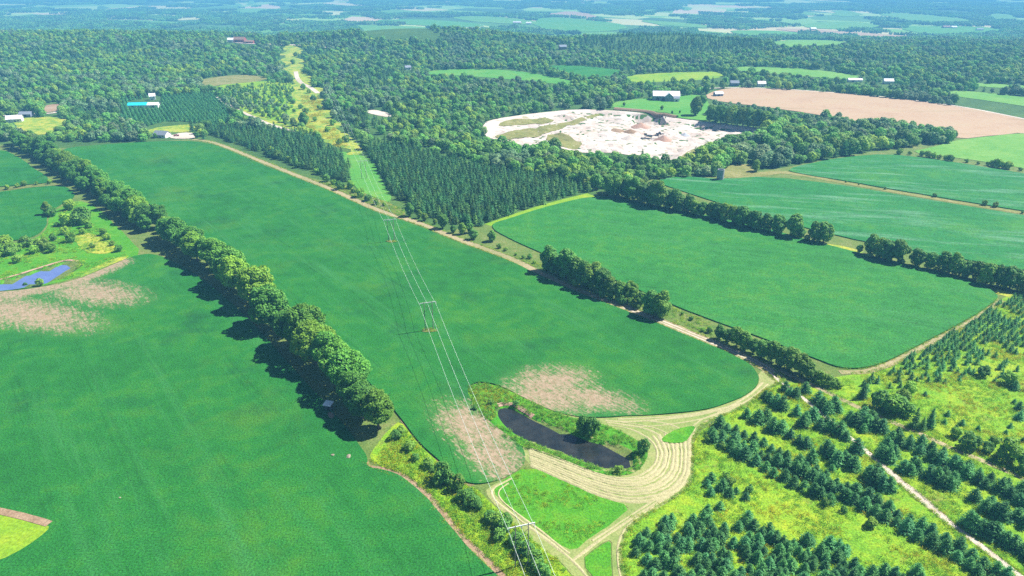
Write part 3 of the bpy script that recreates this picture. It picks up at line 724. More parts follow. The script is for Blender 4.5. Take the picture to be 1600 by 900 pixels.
# --- far fields
FAR = [([(845,25),(878,18),(906,18),(940,28),(936,31),(880,26)], 'stubble', 'tan bare hilltop field in the far valley'),
       ([(838,29),(870,27),(930,32),(990,43),(950,50),(880,51),(832,43)], 'lawn', 'large light green field below the tan hilltop far away'),
       ([(525,39),(590,40),(690,44),(680,46),(560,45)], 'hay', 'pale thin field in the far valley behind the middle hill'),
       ([(578,31),(650,30),(740,36),(760,43),(690,43),(620,38)], 'lawn', 'light green far field left of the tan hilltop'),
       ([(690,27),(760,25),(830,31),(838,40),(760,36)], 'hay', 'pale green far field beside the far farm'),
       ([(425,36),(460,38),(450,43),(425,42)], 'hay', 'small pale far field above the power line cut'),
       ([(395,49),(430,46),(440,55),(410,57)], 'hay', 'pale clearing behind the red farm buildings'),
       ([(1200,45),(1270,46),(1350,52),(1458,58),(1400,62),(1330,57),(1250,51)], 'stubble', 'long tan field across the far right'),
       ([(1140,48),(1200,48),(1255,52),(1262,57),(1200,58),(1150,54)], 'lawn', 'pale green field at the left end of the long tan field'),
       ([(1250,38),(1300,34),(1350,35),(1385,42),(1330,47),(1260,44)], 'hay', 'pale green far field above the long tan field'),
       ([(1368,19),(1430,22),(1500,29),(1530,35),(1460,38),(1400,33)], 'hay', 'wide pale far field at the upper right'),
       ([(1400,42),(1470,40),(1560,44),(1580,52),(1500,56),(1430,52)], 'lawn', 'light green far field at the right near small farms'),
       ([(1540,20),(1590,24),(1590,32),(1545,30)], 'hay', 'pale far field in the upper right corner'),
       ([(1300,16),(1332,17),(1352,24),(1302,27)], 'hay', 'small bright far field at the upper right'),
       ([(1250,18),(1282,22),(1270,25),(1252,23)], 'hay', 'tiny pale far field left of the small bright one'),
       ([(1000,31),(1060,35),(1130,43),(1100,44),(1010,37)], 'hay', 'pale strip in the far valley above the conifer hill'),
       ([(1080,48),(1130,51),(1200,58),(1180,61),(1110,56)], 'hay', 'pale field right of the conifer hill'),
       ([(940,17),(960,18),(955,20),(940,19)], 'hay', 'tiny pale clearing high in the far valley'),
       ([(1065,10),(1080,11),(1078,17),(1064,16)], 'hay', 'small bright clearing near the top of the picture'),
       ([(285,4),(360,6),(350,9),(290,8)], 'hay', 'pale strip field at the upper left'),
       ([(322,27),(345,25),(352,31),(330,31)], 'lawn', 'small green far field at the upper left'),
       ([(366,10),(372,10),(370,31),(364,31)], 'hay', 'narrow pale cut running up the far valley'),
       ([(385,2),(400,0),(396,8),(388,8)], 'hay', 'tiny pale field at the top left'),
       ([(1000,16),(1025,15),(1025,20),(1000,20)], 'hay', 'pale clearing in the upper far valley'),
       ([(150,30),(260,33),(300,36),(200,38)], 'hay', 'pale far field on the upper left behind the wooded hill')]
for px, m, lab in FAR:
    sheet('far_field', px, M[m], 1.5, lab, 'field', grid=60, smooth=1)

# ------------------------------------------------------------------ tree meshes
def cards(P, Nn, size, rng, jit=.6, asp=.75):
    """one small leaf-spray quad per point, facing roughly along its normal"""
    n = len(P)
    d = Nn + rng.normal(0, jit, (n, 3)); d /= np.linalg.norm(d, axis=1)[:, None]
    r = rng.normal(0, 1, (n, 3)); a = np.cross(d, r); a /= np.linalg.norm(a, axis=1)[:, None]
    b = np.cross(d, a)
    s = (size * rng.uniform(.6, 1.35, n))[:, None]
    k = rng.uniform(.7, 1.0, (4, n, 1))
    V = np.stack([P - a * s * k[0] - b * s * asp * .5, P + a * s * k[1] * .4 - b * s * asp, P + a * s * k[2] + b * s * asp * .5, P - a * s * k[3] * .4 + b * s * asp], 1)
    V[:, 1::2] -= d[:, None, :] * (s * .25)[:, None, :]
    return V.reshape(-1, 3), np.arange(4 * n).reshape(n, 4)
def broadleaf_crown(rng, h, w, n, size, lobes=26, base=.22, squash=1.0, lr=(.15, .25), jit=.45):
    c = []
    while len(c) < lobes:
        p = rng.uniform(-1, 1, 3)
        q = p @ p
        if .25 < q < 1: c.append(p)
    c = np.array(c)
    hh = h * (1 - base) / 2; zc = h * base + hh
    C = c * np.array([w * .36, w * .36, hh * .72 * squash]); C[:, 2] += zc
    # narrower towards the top
    t = np.clip((C[:, 2] - zc) / hh, -1, 1)
    C[:, :2] *= (1 - .35 * np.clip(t, 0, 1) - .12 * np.clip(-t, 0, 1))[:, None]
    rr = w * rng.uniform(lr[0], lr[1], lobes)
    C = np.vstack([C, [[0, 0, zc]]]); rr = np.append(rr, w * .28)
    li = rng.choice(len(rr), n * 3, p=rr ** 2 / (rr ** 2).sum())
    d = rng.normal(0, 1, (n * 3, 3)); d[:, 2] += .25; d /= np.linalg.norm(d, axis=1)[:, None]
    P = C[li] + d * rr[li][:, None] * rng.uniform(.82, 1.1, (n * 3, 1))
    keep = np.ones(len(P), bool)
    for k in range(len(rr)):
        keep &= (np.linalg.norm(P - C[k], axis=1) > rr[k] * .78)
    P, d = P[keep][:n], d[keep][:n]
    m = P[:, 2] > h * base * .6
    P, d = P[m], d[m]
    d = d + np.array([0, 0, .35])
    return cards(P, d, size, rng, jit)
def trunk_mb(rng, h, w, r, limbs=6, base=.22):
    mb = MB()
    x, y = rng.normal(0, .02 * h, 2)
    top = h * .72
    mb.tube([(0, 0, -.3), (x * .3, y * .3, h * .15), (x * .7, y * .7, h * .42), (x, y, top)], [r * 1.3, r, r * .7, r * .2], 7)
    for k in range(limbs):
        a = 2 * math.pi * (k + rng.uniform(-.3, .3)) / limbs
        z0 = h * rng.uniform(base * .8, .5); L = w * rng.uniform(.26, .4)
        p0 = (x * z0 / h, y * z0 / h, z0)
        mb.tube([p0, (p0[0] + math.cos(a) * L * .5, p0[1] + math.sin(a) * L * .5, z0 + L * .45), (p0[0] + math.cos(a) * L, p0[1] + math.sin(a) * L, z0 + L * .95)], [r * .45, r * .3, r * .1], 5, False)
    return mb
def conifer_crown(rng, h, w, tiers, per, size, base=.08, tip=1.0, droop=.25, fill_=3, pw=.8):
    """whorls of branches, each branch a row of needle sprays turning up at the end"""
    P = []; D = []; S = []
    for t in range(tiers):
        f = (t + rng.uniform(-.3, .3)) / tiers
        z = h * (base + (1 - base) * f)
        rad = w * .5 * (1 - f) ** pw * rng.uniform(.72, 1.15) + .03 * w
        nb = max(4, int(per * (1 - .6 * f)))
        for b in range(nb):
            a = rng.uniform(0, 2 * math.pi)
            for s in np.linspace(.3, 1, fill_):
                rr = rad * s * rng.uniform(.9, 1.1)
                P.append((math.cos(a) * rr, math.sin(a) * rr, z - droop * rr * .6 + .22 * rr * s * s))
                D.append((math.cos(a) * .7, math.sin(a) * .7, .9)); S.append(size * (1.15 - .35 * s) * (1 - .45 * f))
    for k in range(4):
        P.append((0, 0, h * (.96 + .02 * k))); D.append((rng.normal(), rng.normal(), .3)); S.append(size * .4)
    return cards(np.array(P), np.array(D), np.array(S), rng, .55, .6)
def obj_mesh(name, V, F, mat): return mesh_np(name, V, F, mat)
def joined(name, VF, mb, mats):
    """crown and trunk in one mesh, for trees too small to show their parts"""
    V, F = VF
    tv = np.array(mb.v); q = []
    for f in mb.f:
        f = list(f)
        if len(f) == 4: q.append(f)
        else:
            for i in range(1, len(f) - 1, 2): q.append([f[0], f[i], f[i + 1], f[min(i + 2, len(f) - 1)]] if i + 2 < len(f) else [f[0], f[i], f[i + 1], f[i + 1]])
    q = [f for f in q if len(set(f)) == 4]
    VV = np.vstack([V, tv]); FF = np.vstack([F, np.array(q) + len(V)])
    return mesh_np(name, VV, FF, mats, midx=np.concatenate([np.zeros(len(F)), np.ones(len(q))]))

rg = lambda s: np.random.default_rng(s)
# hero meshes: unit = metres at scale 1
MAPLE = []
for k in range(5):
    r_ = rg(100 + k); h, w = (18.5, 15.5) if k != 3 else (17, 14)
    MAPLE.append((obj_mesh('maple_crown', *broadleaf_crown(r_, h, w * (.9 + .06 * k), 6000, .42, 60 + 9 * k, .10, lr=(.08, .15), jit=.55), M['leaf']), trunk_mb(r_, h, w, .42, 8).mesh('maple_trunk', M['bark'])))
RUST = (obj_mesh('rusty_crown', *broadleaf_crown(rg(131), 13, 11, 3000, .36, 50, .08, lr=(.1, .17)), M['leaf_rust']), trunk_mb(rg(131), 13, 11, .3, 7).mesh('rusty_trunk', M['bark']))
HEDGE = []
for k in range(4):
    r_ = rg(140 + k); h, w = 12.0, 9.0
    HEDGE.append((obj_mesh('hedge_crown', *broadleaf_crown(r_, h, w, 3200, .36, 46, .02, 1.1, lr=(.11, .19)), M['leaf_light']), trunk_mb(r_, h, w, .24, 6, .12).mesh('hedge_trunk', M['bark'])))
SHRUB = []
for k in range(4):
    r_ = rg(160 + k); h, w = 3.2, 3.6
    SHRUB.append((obj_mesh('shrub_crown', *broadleaf_crown(r_, h, w, 620, .24, 13, .03), M['leaf_light'] if k % 2 else M['leaf_bright']), trunk_mb(r_, h, w, .07, 6, .08).mesh('shrub_stem', M['bark'])))
PINE = []; PRAW = []
for k in range(5):
    r_ = rg(180 + k); h, w = 4.9, 4.7
    mb = MB(); mb.tube([(0, 0, -.2), (.03, 0, 2.5), (0, 0, 5.3)], [.11, .08, .02], 6)
    cr = conifer_crown(r_, h, w, 14, 24, .42, .04, fill_=4, pw=.6)
    if k < 3: PRAW.append((cr, mb))
    PINE.append((obj_mesh('pine_crown', *cr, M['needle']), mb.mesh('pine_trunk', M['bark'])))
SPRUCE = []
for k in range(3):
    r_ = rg(200 + k); h, w = 14.0, 7.0
    mb = MB(); mb.tube([(0, 0, -.3), (.05, 0, 7), (0, 0, 13.5)], [.24, .15, .03], 7)
    SPRUCE.append((obj_mesh('spruce_crown', *conifer_crown(r_, h, w, 24, 17, .62, .05, droop=.5, fill_=4), M['needle_dark']), mb.mesh('spruce_trunk', M['bark'])))
def mid_tree(k, h, w, n, size, mat, lobes=14):
    r_ = rg(220 + k)
    return joined('wood_tree_mesh', broadleaf_crown(r_, h, w, n, size, lobes, .04, lr=(.13, .21), jit=.36), trunk_mb(r_, h, w, .2, 3, .15), [mat, M['bark']])
WOOD = [mid_tree(k, 11.0, (11.5, 10.4, 12.4, 11.0, 10.2, 10.6)[k], 800, .62, (M['leaf_wood'], M['leaf_wood'], M['leaf_wood'], M['leaf_wood'], M['leaf_grey'], M['leaf_lime'])[k], 24 + 2 * k) for k in range(6)]
def mid_conifer(k, h, w, tiers, per, size, mat):
    r_ = rg(240 + k)
    mb = MB(); mb.tube([(0, 0, -.3), (.03, 0, h * .5), (0, 0, h * .95)], [h * .016, h * .011, .02], 5)
    return joined('conifer_mesh', conifer_crown(r_, h, w, tiers, per, size, .1, fill_=3), mb, [mat, M['bark']])
PLANT = [mid_conifer(k, 8.2, 5.2, 12, 13, .62, M['needle_dark']) for k in range(3)]
PALEP = [mid_conifer(5 + k, 6.0, 4.2, 10, 11, .6, M['needle_pale']) for k in range(2)]
NURS = [mid_conifer(8 + k, 3.4, 2.5, 10, 12, .34, M['needle']) for k in range(3)]
def patch(k):
    """a 45 m patch of far wood"""
    r_ = rg(260 + k); Vs, Fs, o = [], [], 0
    for i in range(22):
        h = r_.uniform(9, 16); w = r_.uniform(8, 12)
        V, F = broadleaf_crown(r_, h, w, 46, 2.1, 5, .05)
        V = V + np.array([r_.uniform(-23, 23), r_.uniform(-23, 23), 0]); Vs.append(V); Fs.append(F + o); o += len(V)
    return mesh_np('far_wood_patch', np.vstack(Vs), np.vstack(Fs), M['leaf_wood'])
PATCH = [patch(k) for k in range(4)]
def tuft(k, mat, n, h, w, size):
    r_ = rg(280 + k)
    P = np.column_stack([r_.normal(0, w, n), r_.normal(0, w, n), r_.uniform(.15, 1, n) * h])
    D = np.column_stack([r_.normal(0, 1, (n, 2)), r_.uniform(.2, 1.2, n)])
    return mesh_np('tuft', *cards(P, D, size, r_, .4, .5), mat)
def blades(k, mat, n, h, w):
    r_ = rg(300 + k); V = []; F = []
    for i in range(n):
        a = r_.uniform(0, 6.28); x, y = r_.normal(0, w, 2); l = h * r_.uniform(.6, 1.1); t = .09
        dx, dy = math.cos(a) * l * .25, math.sin(a) * l * .25
        b = len(V)
        V += [(x - t * math.sin(a), y + t * math.cos(a), 0), (x + t * math.sin(a), y - t * math.cos(a), 0), (x + dx + .03, y + dy, l), (x + dx - .03, y + dy, l)]
        F.append((b, b + 1, b + 2, b + 3))
    return mesh_np('blades', np.array(V), np.array(F), mat)
WEED = [tuft(k, M['weed'], 26, .75, .45, .20) for k in range(3)]
GOLD = [tuft(5 + k, M['gold'], 22, .95, .42, .15) for k in range(2)]
REED = [tuft(10 + k, M['reed'], 30, 1.35, .42, .22) for k in range(3)]

def scatter(name, meshes, P, scl, label, cat, rot=None, var=None):
    """one uncountable mass: a point cloud carrying one of the meshes at every point"""
    P = np.asarray(P, float); n = len(P)
    if n == 0: return
    var = RNG.integers(0, len(meshes), n) if var is None else var
    me = bpy.data.meshes.new(name); me.vertices.add(n); me.vertices.foreach_set('co', P.astype(np.float32).ravel())
    scl = np.asarray(scl, float)
    if scl.ndim == 1: scl = np.column_stack([scl, scl, scl])
    a = me.attributes.new('scl', 'FLOAT_VECTOR', 'POINT'); a.data.foreach_set('vector', scl.astype(np.float32).ravel())
    r = np.zeros((n, 3)); r[:, 2] = RNG.uniform(0, 6.283, n)
    a = me.attributes.new('rot', 'FLOAT_VECTOR', 'POINT'); a.data.foreach_set('vector', r.astype(np.float32).ravel())
    a = me.attributes.new('var', 'INT', 'POINT'); a.data.foreach_set('value', np.asarray(var, np.int32))
    o = link(name, me)
    g = bpy.data.node_groups.new(name, 'GeometryNodeTree')
    g.interface.new_socket('Geometry', in_out='INPUT', socket_type='NodeSocketGeometry')
    g.interface.new_socket('Geometry', in_out='OUTPUT', socket_type='NodeSocketGeometry')
    gi = g.nodes.new('NodeGroupInput'); go = g.nodes.new('NodeGroupOutput'); jn = g.nodes.new('GeometryNodeJoinGeometry')
    def attr(nm, t):
        x = g.nodes.new('GeometryNodeInputNamedAttribute'); x.data_type = t; x.inputs['Name'].default_value = nm
        return x.outputs['Attribute']
    s_, r_, v_ = attr('scl', 'FLOAT_VECTOR'), attr('rot', 'FLOAT_VECTOR'), attr('var', 'INT')
    e2r = g.nodes.new('FunctionNodeEulerToRotation'); g.links.new(r_, e2r.inputs[0])
    for k, src in enumerate(meshes):
        so = bpy.data.objects.new(name + '_piece', src)
        oi = g.nodes.new('GeometryNodeObjectInfo'); oi.inputs['Object'].default_value = so; oi.inputs['As Instance'].default_value = True
        cmp_ = g.nodes.new('FunctionNodeCompare'); cmp_.data_type = 'INT'; cmp_.operation = 'EQUAL'
        ii = [s for s in cmp_.inputs if s.type == 'INT']
        g.links.new(v_, ii[0]); ii[1].default_value = k
        ip = g.nodes.new('GeometryNodeInstanceOnPoints')
        g.links.new(gi.outputs[0], ip.inputs['Points']); g.links.new(cmp_.outputs[0], ip.inputs['Selection'])
        g.links.new(oi.outputs['Geometry'], ip.inputs['Instance']); g.links.new(e2r.outputs[0], ip.inputs['Rotation']); g.links.new(s_, ip.inputs['Scale'])
        g.links.new(ip.outputs[0], jn.inputs[0])
    g.links.new(jn.outputs[0], go.inputs[0])
    md = o.modifiers.new('scatter', 'NODES'); md.node_group = g
    tag(o, label, cat, kind='stuff')
    return o
def zof(P): return T(P[:, 0], P[:, 1])
def tree(name, pair, xy, s, label, cat, group, sz=None, parts=('trunk', 'crown'), dz=0.0):
    x, y = float(xy[0]), float(xy[1])
    t = empty(name, (x, y, float(T(np.array([x]), np.array([y]))[0]) + dz), random.uniform(0, 6.28))
    t.scale = (s * random.uniform(.94, 1.06), s * random.uniform(.94, 1.06), (sz or s) * random.uniform(.95, 1.05))
    link(parts[0], pair[1], t); link(parts[1], pair[0], t)
    return tag(t, label, cat, group)
def solid(name, me, xy, s, label, cat, group, sz=None):
    o = link(name, me)
    x, y = float(xy[0]), float(xy[1])
    o.location = (x, y, float(T(np.array([x]), np.array([y]))[0])); o.rotation_euler = (0, 0, random.uniform(0, 6.28)); o.scale = (s, s, sz or s)
    return tag(o, label, cat, group)
def along(px, step, jit, lat):
    """points every step metres along a pixel line laid on the ground"""
    L = resample(chaikin(ground(px), 1, False), .5, False)
    d = np.concatenate([[0], np.cumsum(np.hypot(*np.diff(L, axis=0).T))])
    out = []
    s = step * .3
    while s < d[-1]:
        i = min(np.searchsorted(d, s), len(L) - 1)
        t = L[min(i + 1, len(L) - 1)] - L[i - 1]; t = t / max(np.hypot(*t), 1e-6)
        out.append(L[i] + np.array([-t[1], t[0]]) * random.uniform(-lat, lat)); s += step * random.uniform(1 - jit, 1 + jit)
    return np.array(out)

# ------------------------------------------------------------------ hedgerows
H1 = [(594,678),(566,648),(532,610),(497,574),(461,538),(425,503),(387,466),(346,431),(304,400),(263,371),(222,343),(182,317),(145,292),(109,268),(77,250),(46,235),(20,225)]
pts = along(H1, 10.5, .2, 2.8)
k = 0
for i, p in enumerate(pts):
    px = proj([[p[0], p[1], 0]])[0]
    d = math.hypot(*p)
    if abs(px[1] - 490) < 8:
        tree('rusty_tree', RUST, p, 1.0, 'smaller tree with rusty yellow leaves in the long left hedgerow', 'tree', 'trees of the long left hedgerow')
        continue
    s = random.uniform(.78, 1.12) * (1.27 if d < 380 else 1.05)
    if k in (9, 17, 26): s *= .62
    tree('maple_tree', MAPLE[(i * 3 + i // 4) % 5], p, s, '%s large maple from the near end of the long left hedgerow' % nth(k), 'tree', 'trees of the long left hedgerow', sz=s * .92)
    k += 1
k = 0
for i, p in enumerate(along([(228,366),(196,342),(160,316),(128,294),(98,274),(70,256),(40,240)], 16, .35, 2.0)):
    tree('maple_tree', MAPLE[(i * 2 + 1) % 5], p, random.uniform(.5, .8), '%s maple from the pond end in the second file of the left hedgerow' % nth(k), 'tree', 'trees of the long left hedgerow')
    k += 1
HG = 'trees of the hedgerow beside the farm lane'
def hedge(px_list, label, group, base=1.0, var=.2, meshes=HEDGE, name='hedgerow_tree', cat='tree'):
    for i, q in enumerate(px_list):
        s = base * (q[2] if len(q) > 2 else 1) * random.uniform(1 - var, 1 + var)
        tree(name, meshes[i % len(meshes)], g1(q[0], q[1]), s, label % nth(i), cat, group)
hedge([(640,338,.95),(664,345,.6),(692,357,.85),(708,364,.6),(722,366,.75),(740,374,.7),(734,364,.6),(769,377,.8),(655,341,.5),(680,350,.45)], '%s tree from the power line in the lane hedgerow below the dense plantation', HG, .95)
hedge([(857,424,1.15),(870,430,1.0),(884,436,1.15),(899,440,1.2),(912,448,1.05),(926,452,1.2),(940,460,1.1),(953,466,.95),(968,468,.7),(984,470,.8),(1000,480,.6),(1016,492,.95),(1032,497,1.1),(893,432,.95),(930,447,.9)], '%s tree from the left in the tall clump beside the lane', HG, 1.15, .12)
hedge([(1124,530,.7),(1135,535,.55),(1150,541,.8),(1163,547,.75),(1176,552,.6),(1190,560,.75),(1205,565,.7),(1220,573,.85),(1234,578,.8),(1250,585,.9),(1262,592,.7)], '%s tree from the left in the clump near the lane bend', HG, 1.05, .15)
hedge([(1284,600,.9),(1298,604,.75),(1312,606,.5),(1272,594,.7)], '%s bright leafy bush right of the clump near the lane bend', HG, 1.9, .1, SHRUB, 'leafy_bush', 'bush')
H3 = [(948,304),(975,309),(1005,317),(1035,325),(1065,331),(1095,338),(1125,346),(1155,352),(1180,358)]
pts = along(H3, 5.6, .2, 2.5)
for i, p in enumerate(pts): tree('hedgerow_tree', HEDGE[i % 4], p, random.uniform(.85, 1.15) * (1.4 if i < 9 else 1.1), '%s tree from the left in the dark hedgerow behind the right field' % nth(i), 'tree', 'trees of the hedgerow behind the right field')
for i, p in enumerate(along(H3 + [(1215,366),(1245,373),(1285,381)], 6.5, .3, 2.2)): tree('bush', SHRUB[i % 4], p, random.uniform(.8, 1.5), '%s low bush from the left under the hedgerow behind the right field' % nth(i), 'bush', 'bushes under the right hedgerow')
for i, p in enumerate(along([(1352,401),(1405,412),(1430,417),(1480,428),(1545,445),(1598,457)], 6.0, .3, 2.0)): tree('bush', SHRUB[i % 4], p, random.uniform(.8, 1.4), '%s low bush from the left under the right end of the hedgerow' % nth(i), 'bush', 'bushes under the right hedgerow')
for i, p in enumerate(along([(850,422),(885,438),(920,452),(960,470),(1000,484),(1040,500)], 4.5, .3, 2.0)): tree('bush', SHRUB[i % 4], p, random.uniform(.8, 1.4), '%s low bush from the left under the tall lane clump' % nth(i), 'bush', 'bushes under the lane hedgerow')
extra = [(1196,361,.9),(1214,365,1.0),(1240,370,1.05),(1250,372,.6),(1272,377,.9),(1286,379,1.0),(1342,396,.4),(1360,399,1.0),(1374,404,.9),(1384,407,1.0),(1402,410,1.15)]
hedge(extra, '%s tree left to right in the broken middle of the right hedgerow', 'trees of the hedgerow behind the right field', 1.15, .12)
pts = along([(1425,415),(1450,420),(1480,427),(1510,435),(1545,443),(1585,453),(1640,466)], 6.0, .2, 2)
for i, p in enumerate(pts): tree('hedgerow_tree', HEDGE[(i + 1) % 4], p, random.uniform(.85, 1.15), '%s tree from the left in the right end of the right hedgerow' % nth(i), 'tree', 'trees of the hedgerow behind the right field')
hedge([(1322,285,.5),(1383,296,.6),(1342,289,.4),(1460,308,.9),(1538,321,1.3),(1555,324,1.2),(1597,334,.6)], '%s small bush from the left on the olive strip between the right fields', 'bushes on the olive strip', 1.0, .1, SHRUB, 'bush', 'bush')
hedge([(1405,241,1.6),(1421,242,1.0),(1440,244,1.5),(1450,246,1.8),(1458,247,1.6),(1467,249,1.3),(1478,251,1.6),(1485,252,1.7),(1510,254,1.0),(1528,257,.9),(1543,259,1.0),(1553,260,2.0),(1559,262,2.2),(1567,263,1.5),(1574,264,2.0),(1594,267,1.0)], '%s bush from the left along the lower edge of the bright pasture', 'bushes below the bright pasture', 1.0, .1, SHRUB, 'bush', 'bush')
# shrubs of the lane strip and the lower weedy strip
hedge([(780,388,.9),(790,392,.8),(806,399,.6),(818,404,.7),(835,412,.7),(828,404,.8),(1066,492,.5),(1080,500,.6),(1098,518,.6),(1108,520,.7)], '%s low bush from the left along the weedy lane verge', 'bushes on the lane verge', 1.0, .15, SHRUB, 'bush', 'bush')
hedge([(423,240,1.9),(435,248,2),(452,254,1.8),(465,262,1.6),(495,272,1.4),(510,284,1.6),(521,289,1.2),(532,296,1.8),(548,295,1.8),(552,302,1),(563,308,1.9),(575,314,1.5),(588,320,1.2),(600,322,1.0)], '%s bush from the left on the verge above the lane', 'bushes on the verge above the lane', 1.0, .15, SHRUB, 'bush', 'bush')
low = [(619,686,1.0),(627,676,.8),(640,703,1.0),(650,719,.8),(670,730,.95),(676,738,.6),(690,752,1.5),(699,757,1.2),(684,757,1.0),(715,765,1.25),(725,782,1.1),(737,790,1.2),(745,795,1.0),(733,776,.8),(765,812,.9),(778,822,1.3),(786,830,1.2),(780,842,1.0),(792,818,1.0),(806,850,1.1),(820,866,1.2),(836,884,1.3),(848,900,1.1)]
for i, (x, y, s) in enumerate(low):
    m = SHRUB[1] if i % 3 else SHRUB[3]
    tree('shrub', m, g1(x, y), s * 1.12, '%s dark shrub from the maple end of the weedy strip' % nth(i), 'shrub', 'shrubs of the weedy strip', sz=s * (1.5 if 690 <= x <= 716 else 1.1))
lm = [(75,332,3.0),(82,338,2.0),(105,352,2.6),(128,350,3.4),(138,356,2.0),(118,345,1.8),(110,328,2.3),(90,354,1.0),(103,366,1.6),(84,376,1.3),(112,378,2.0),(145,388,1.0),(168,375,1.4),(186,393,1.3),(8,390,2.6),(18,398,2.2),(0,400,2.4),(42,386,2.2),(30,392,1.5),(60,388,2.0),(54,396,1.6),(72,390,2.2),(82,394,1.6),(28,410,1.6),(63,444,1.5),(40,447,.6),(14,384,1.8),(-12,392,2.5),(162,368,1.5),(176,384,1.0),(130,366,1.2),(38,345,1)]
for i, (x, y, s) in enumerate(lm[:-1]):
    if (x, y) == (75, 332):
        tree('field_tree', HEDGE[0], g1(75, 336), .85, 'upright lone tree at the corner of the lower small field', 'tree', 'shrubs of the wet meadow'); continue
    if (x, y) == (63, 444):
        tree('shrub', SHRUB[1], g1(63, 446), 1.25, 'single dark bush on the near shore of the blue pond', 'shrub', 'shrubs of the wet meadow'); continue
    tree('shrub', SHRUB[i % 4], g1(x, y), s, '%s shrub counted through the wet meadow above the blue pond' % nth(i - 1), 'shrub', 'shrubs of the wet meadow')
for i, x in enumerate((12, 28, 38, 57, 78)):
    tree('shrub', SHRUB[i % 4], g1(x, (296, 293, 291, 289, 287)[i]), (1.1, 1, 1.4, .9, 1.2)[i], '%s bush from the left on the strip between the small left fields' % nth(i), 'shrub', 'bushes between the small left fields')
# willows and bushes on the dark pond's banks
for i, (x, y, s, lab) in enumerate(((911,678,1.5,'left of two slim trees on the far bank of the dark pond'), (924,679,1.7,'right of two slim trees on the far bank of the dark pond'), (1005,709,1.25,'slim bush on the right tip of the dark pond'), (966,738,.85,'pale round bush on the near bank of the dark pond'), (767,632,.7,'small bush above the left tip of the dark pond'), (742,640,.6,'low bush left of the dark pond'), (806,634,.7,'dark low bush on the far bank beside the bare soil'))):
    tree('pond_bush', SHRUB[(i * 2 + 1) % 4 if i != 3 else 0], g1(x, y), s, lab, 'bush', 'bushes on the banks of the dark pond', sz=s * (1.5 if i < 3 else 1.0))

# ------------------------------------------------------------------ young pines in rows, lower right
PG = 'young pines planted in rows at the lower right'
def z9(l): return [(1100 + x / 2.572, 550 + y / 2.572) + tuple(r) for x, y, *r in l]
def pines(px_list, label, base=1.0, var=.22):
    for i, q in enumerate(px_list):
        s = base * (q[2] if len(q) > 2 else 1) * random.uniform(1 - var, 1 + var)
        tree('young_pine', PINE[random.randrange(5)], g1(q[0], q[1]), s, label % nth(i), 'pine tree', PG)
def pine_row(px, step, lat, label, base=.95):
    for i, p in enumerate(along(px, step, .25, lat)):
        if proj([[p[0], p[1], 0]])[0][1] > 985: continue
        tree('young_pine', PINE[random.randrange(5)], p, base * random.uniform(.68, 1.12), label % nth(i), 'pine tree', PG)
pine_row([(1110,688),(1150,708),(1200,738),(1248,762),(1300,785)], 3.1, .7, '%s young pine from the pond end, near file of the broad dense row')
pine_row([(1108,678),(1150,694),(1200,720),(1250,742),(1300,768),(1345,790)], 3.2, .8, '%s young pine from the pond end, middle file of the broad dense row')
pine_row([(1118,664),(1150,678),(1200,700),(1235,722),(1290,748),(1345,775),(1400,800)], 3.5, .9, '%s young pine from the pond end, far file of the broad dense row')
pine_row([(1300,772),(1350,795),(1400,822),(1450,850),(1500,880),(1540,905),(1600,945)], 3.0, .9, '%s young pine downhill in the near file left of the gravel lane')
pine_row([(1330,768),(1380,795),(1430,824),(1480,850),(1530,882),(1580,912)], 3.3, .9, '%s young pine downhill in the far file left of the gravel lane')
pine_row([(1385,690),(1420,702),(1455,718),(1490,735),(1530,755),(1575,775),(1640,805)], 3.1, .9, '%s young pine from the left in the long dense row right of the lane', 1.05)
pine_row([(1395,680),(1430,694),(1470,712),(1510,732),(1550,750),(1600,770)], 3.9, .8, '%s young pine from the left behind the long dense row right of the lane', .9)
pines(z9([(325,155),(345,175),(368,182),(405,162),(245,188),(262,200),(288,215),(315,228),(170,262),(215,282),(245,276),(370,252),(405,282),(435,270),(465,308),(490,295),(275,315),(310,322),(380,368),(410,382),(345,345),(510,320),(430,440),(395,300)]), '%s young pine of the loose clumps between mown band and gravel lane')
pines(z9([(458,202),(475,225),(495,245),(520,228),(535,240)]), '%s young pine of the first clump right of the gravel lane', 1.05)
pines(z9([(585,272),(605,292),(632,290),(655,305),(685,312),(712,318),(640,270),(670,285)]), '%s young pine of the second clump right of the gravel lane', 1.1)
pines(z9([(545,330),(570,352),(612,400),(600,470),(490,405),(510,425),(532,450),(560,440),(578,452),(640,320,.7)]), '%s young pine of the scattered group beside the middle of the gravel lane')
pines(z9([(715,425),(740,440),(760,420),(730,395)]), '%s young pine of the round clump just right of the gravel lane', 1.15)
pines(z9([(660,505),(680,530),(700,520),(715,550),(742,552),(690,495)]), '%s young pine of the clump just left of the gravel lane', 1.1)
pines(z9([(800,478),(825,490),(852,480),(840,462)]), '%s young pine of the small clump below the long dense row', .9)
pines(z9([(905,505),(930,520),(955,540),(985,548),(1000,530),(960,512)]), '%s young pine of the dark clump halfway down the gravel lane', 1.1)
pines(z9([(1085,595),(1130,640),(1165,655),(1190,665),(1150,620),(1060,700),(1080,715),(1110,725),(1140,740),(1165,745),(1210,775),(1240,790),(1270,810),(1300,830),(1340,850),(1260,610),(1285,620),(1255,670),(1300,700),(1330,690)]), '%s young pine of the broken row at the right edge', 1.05)
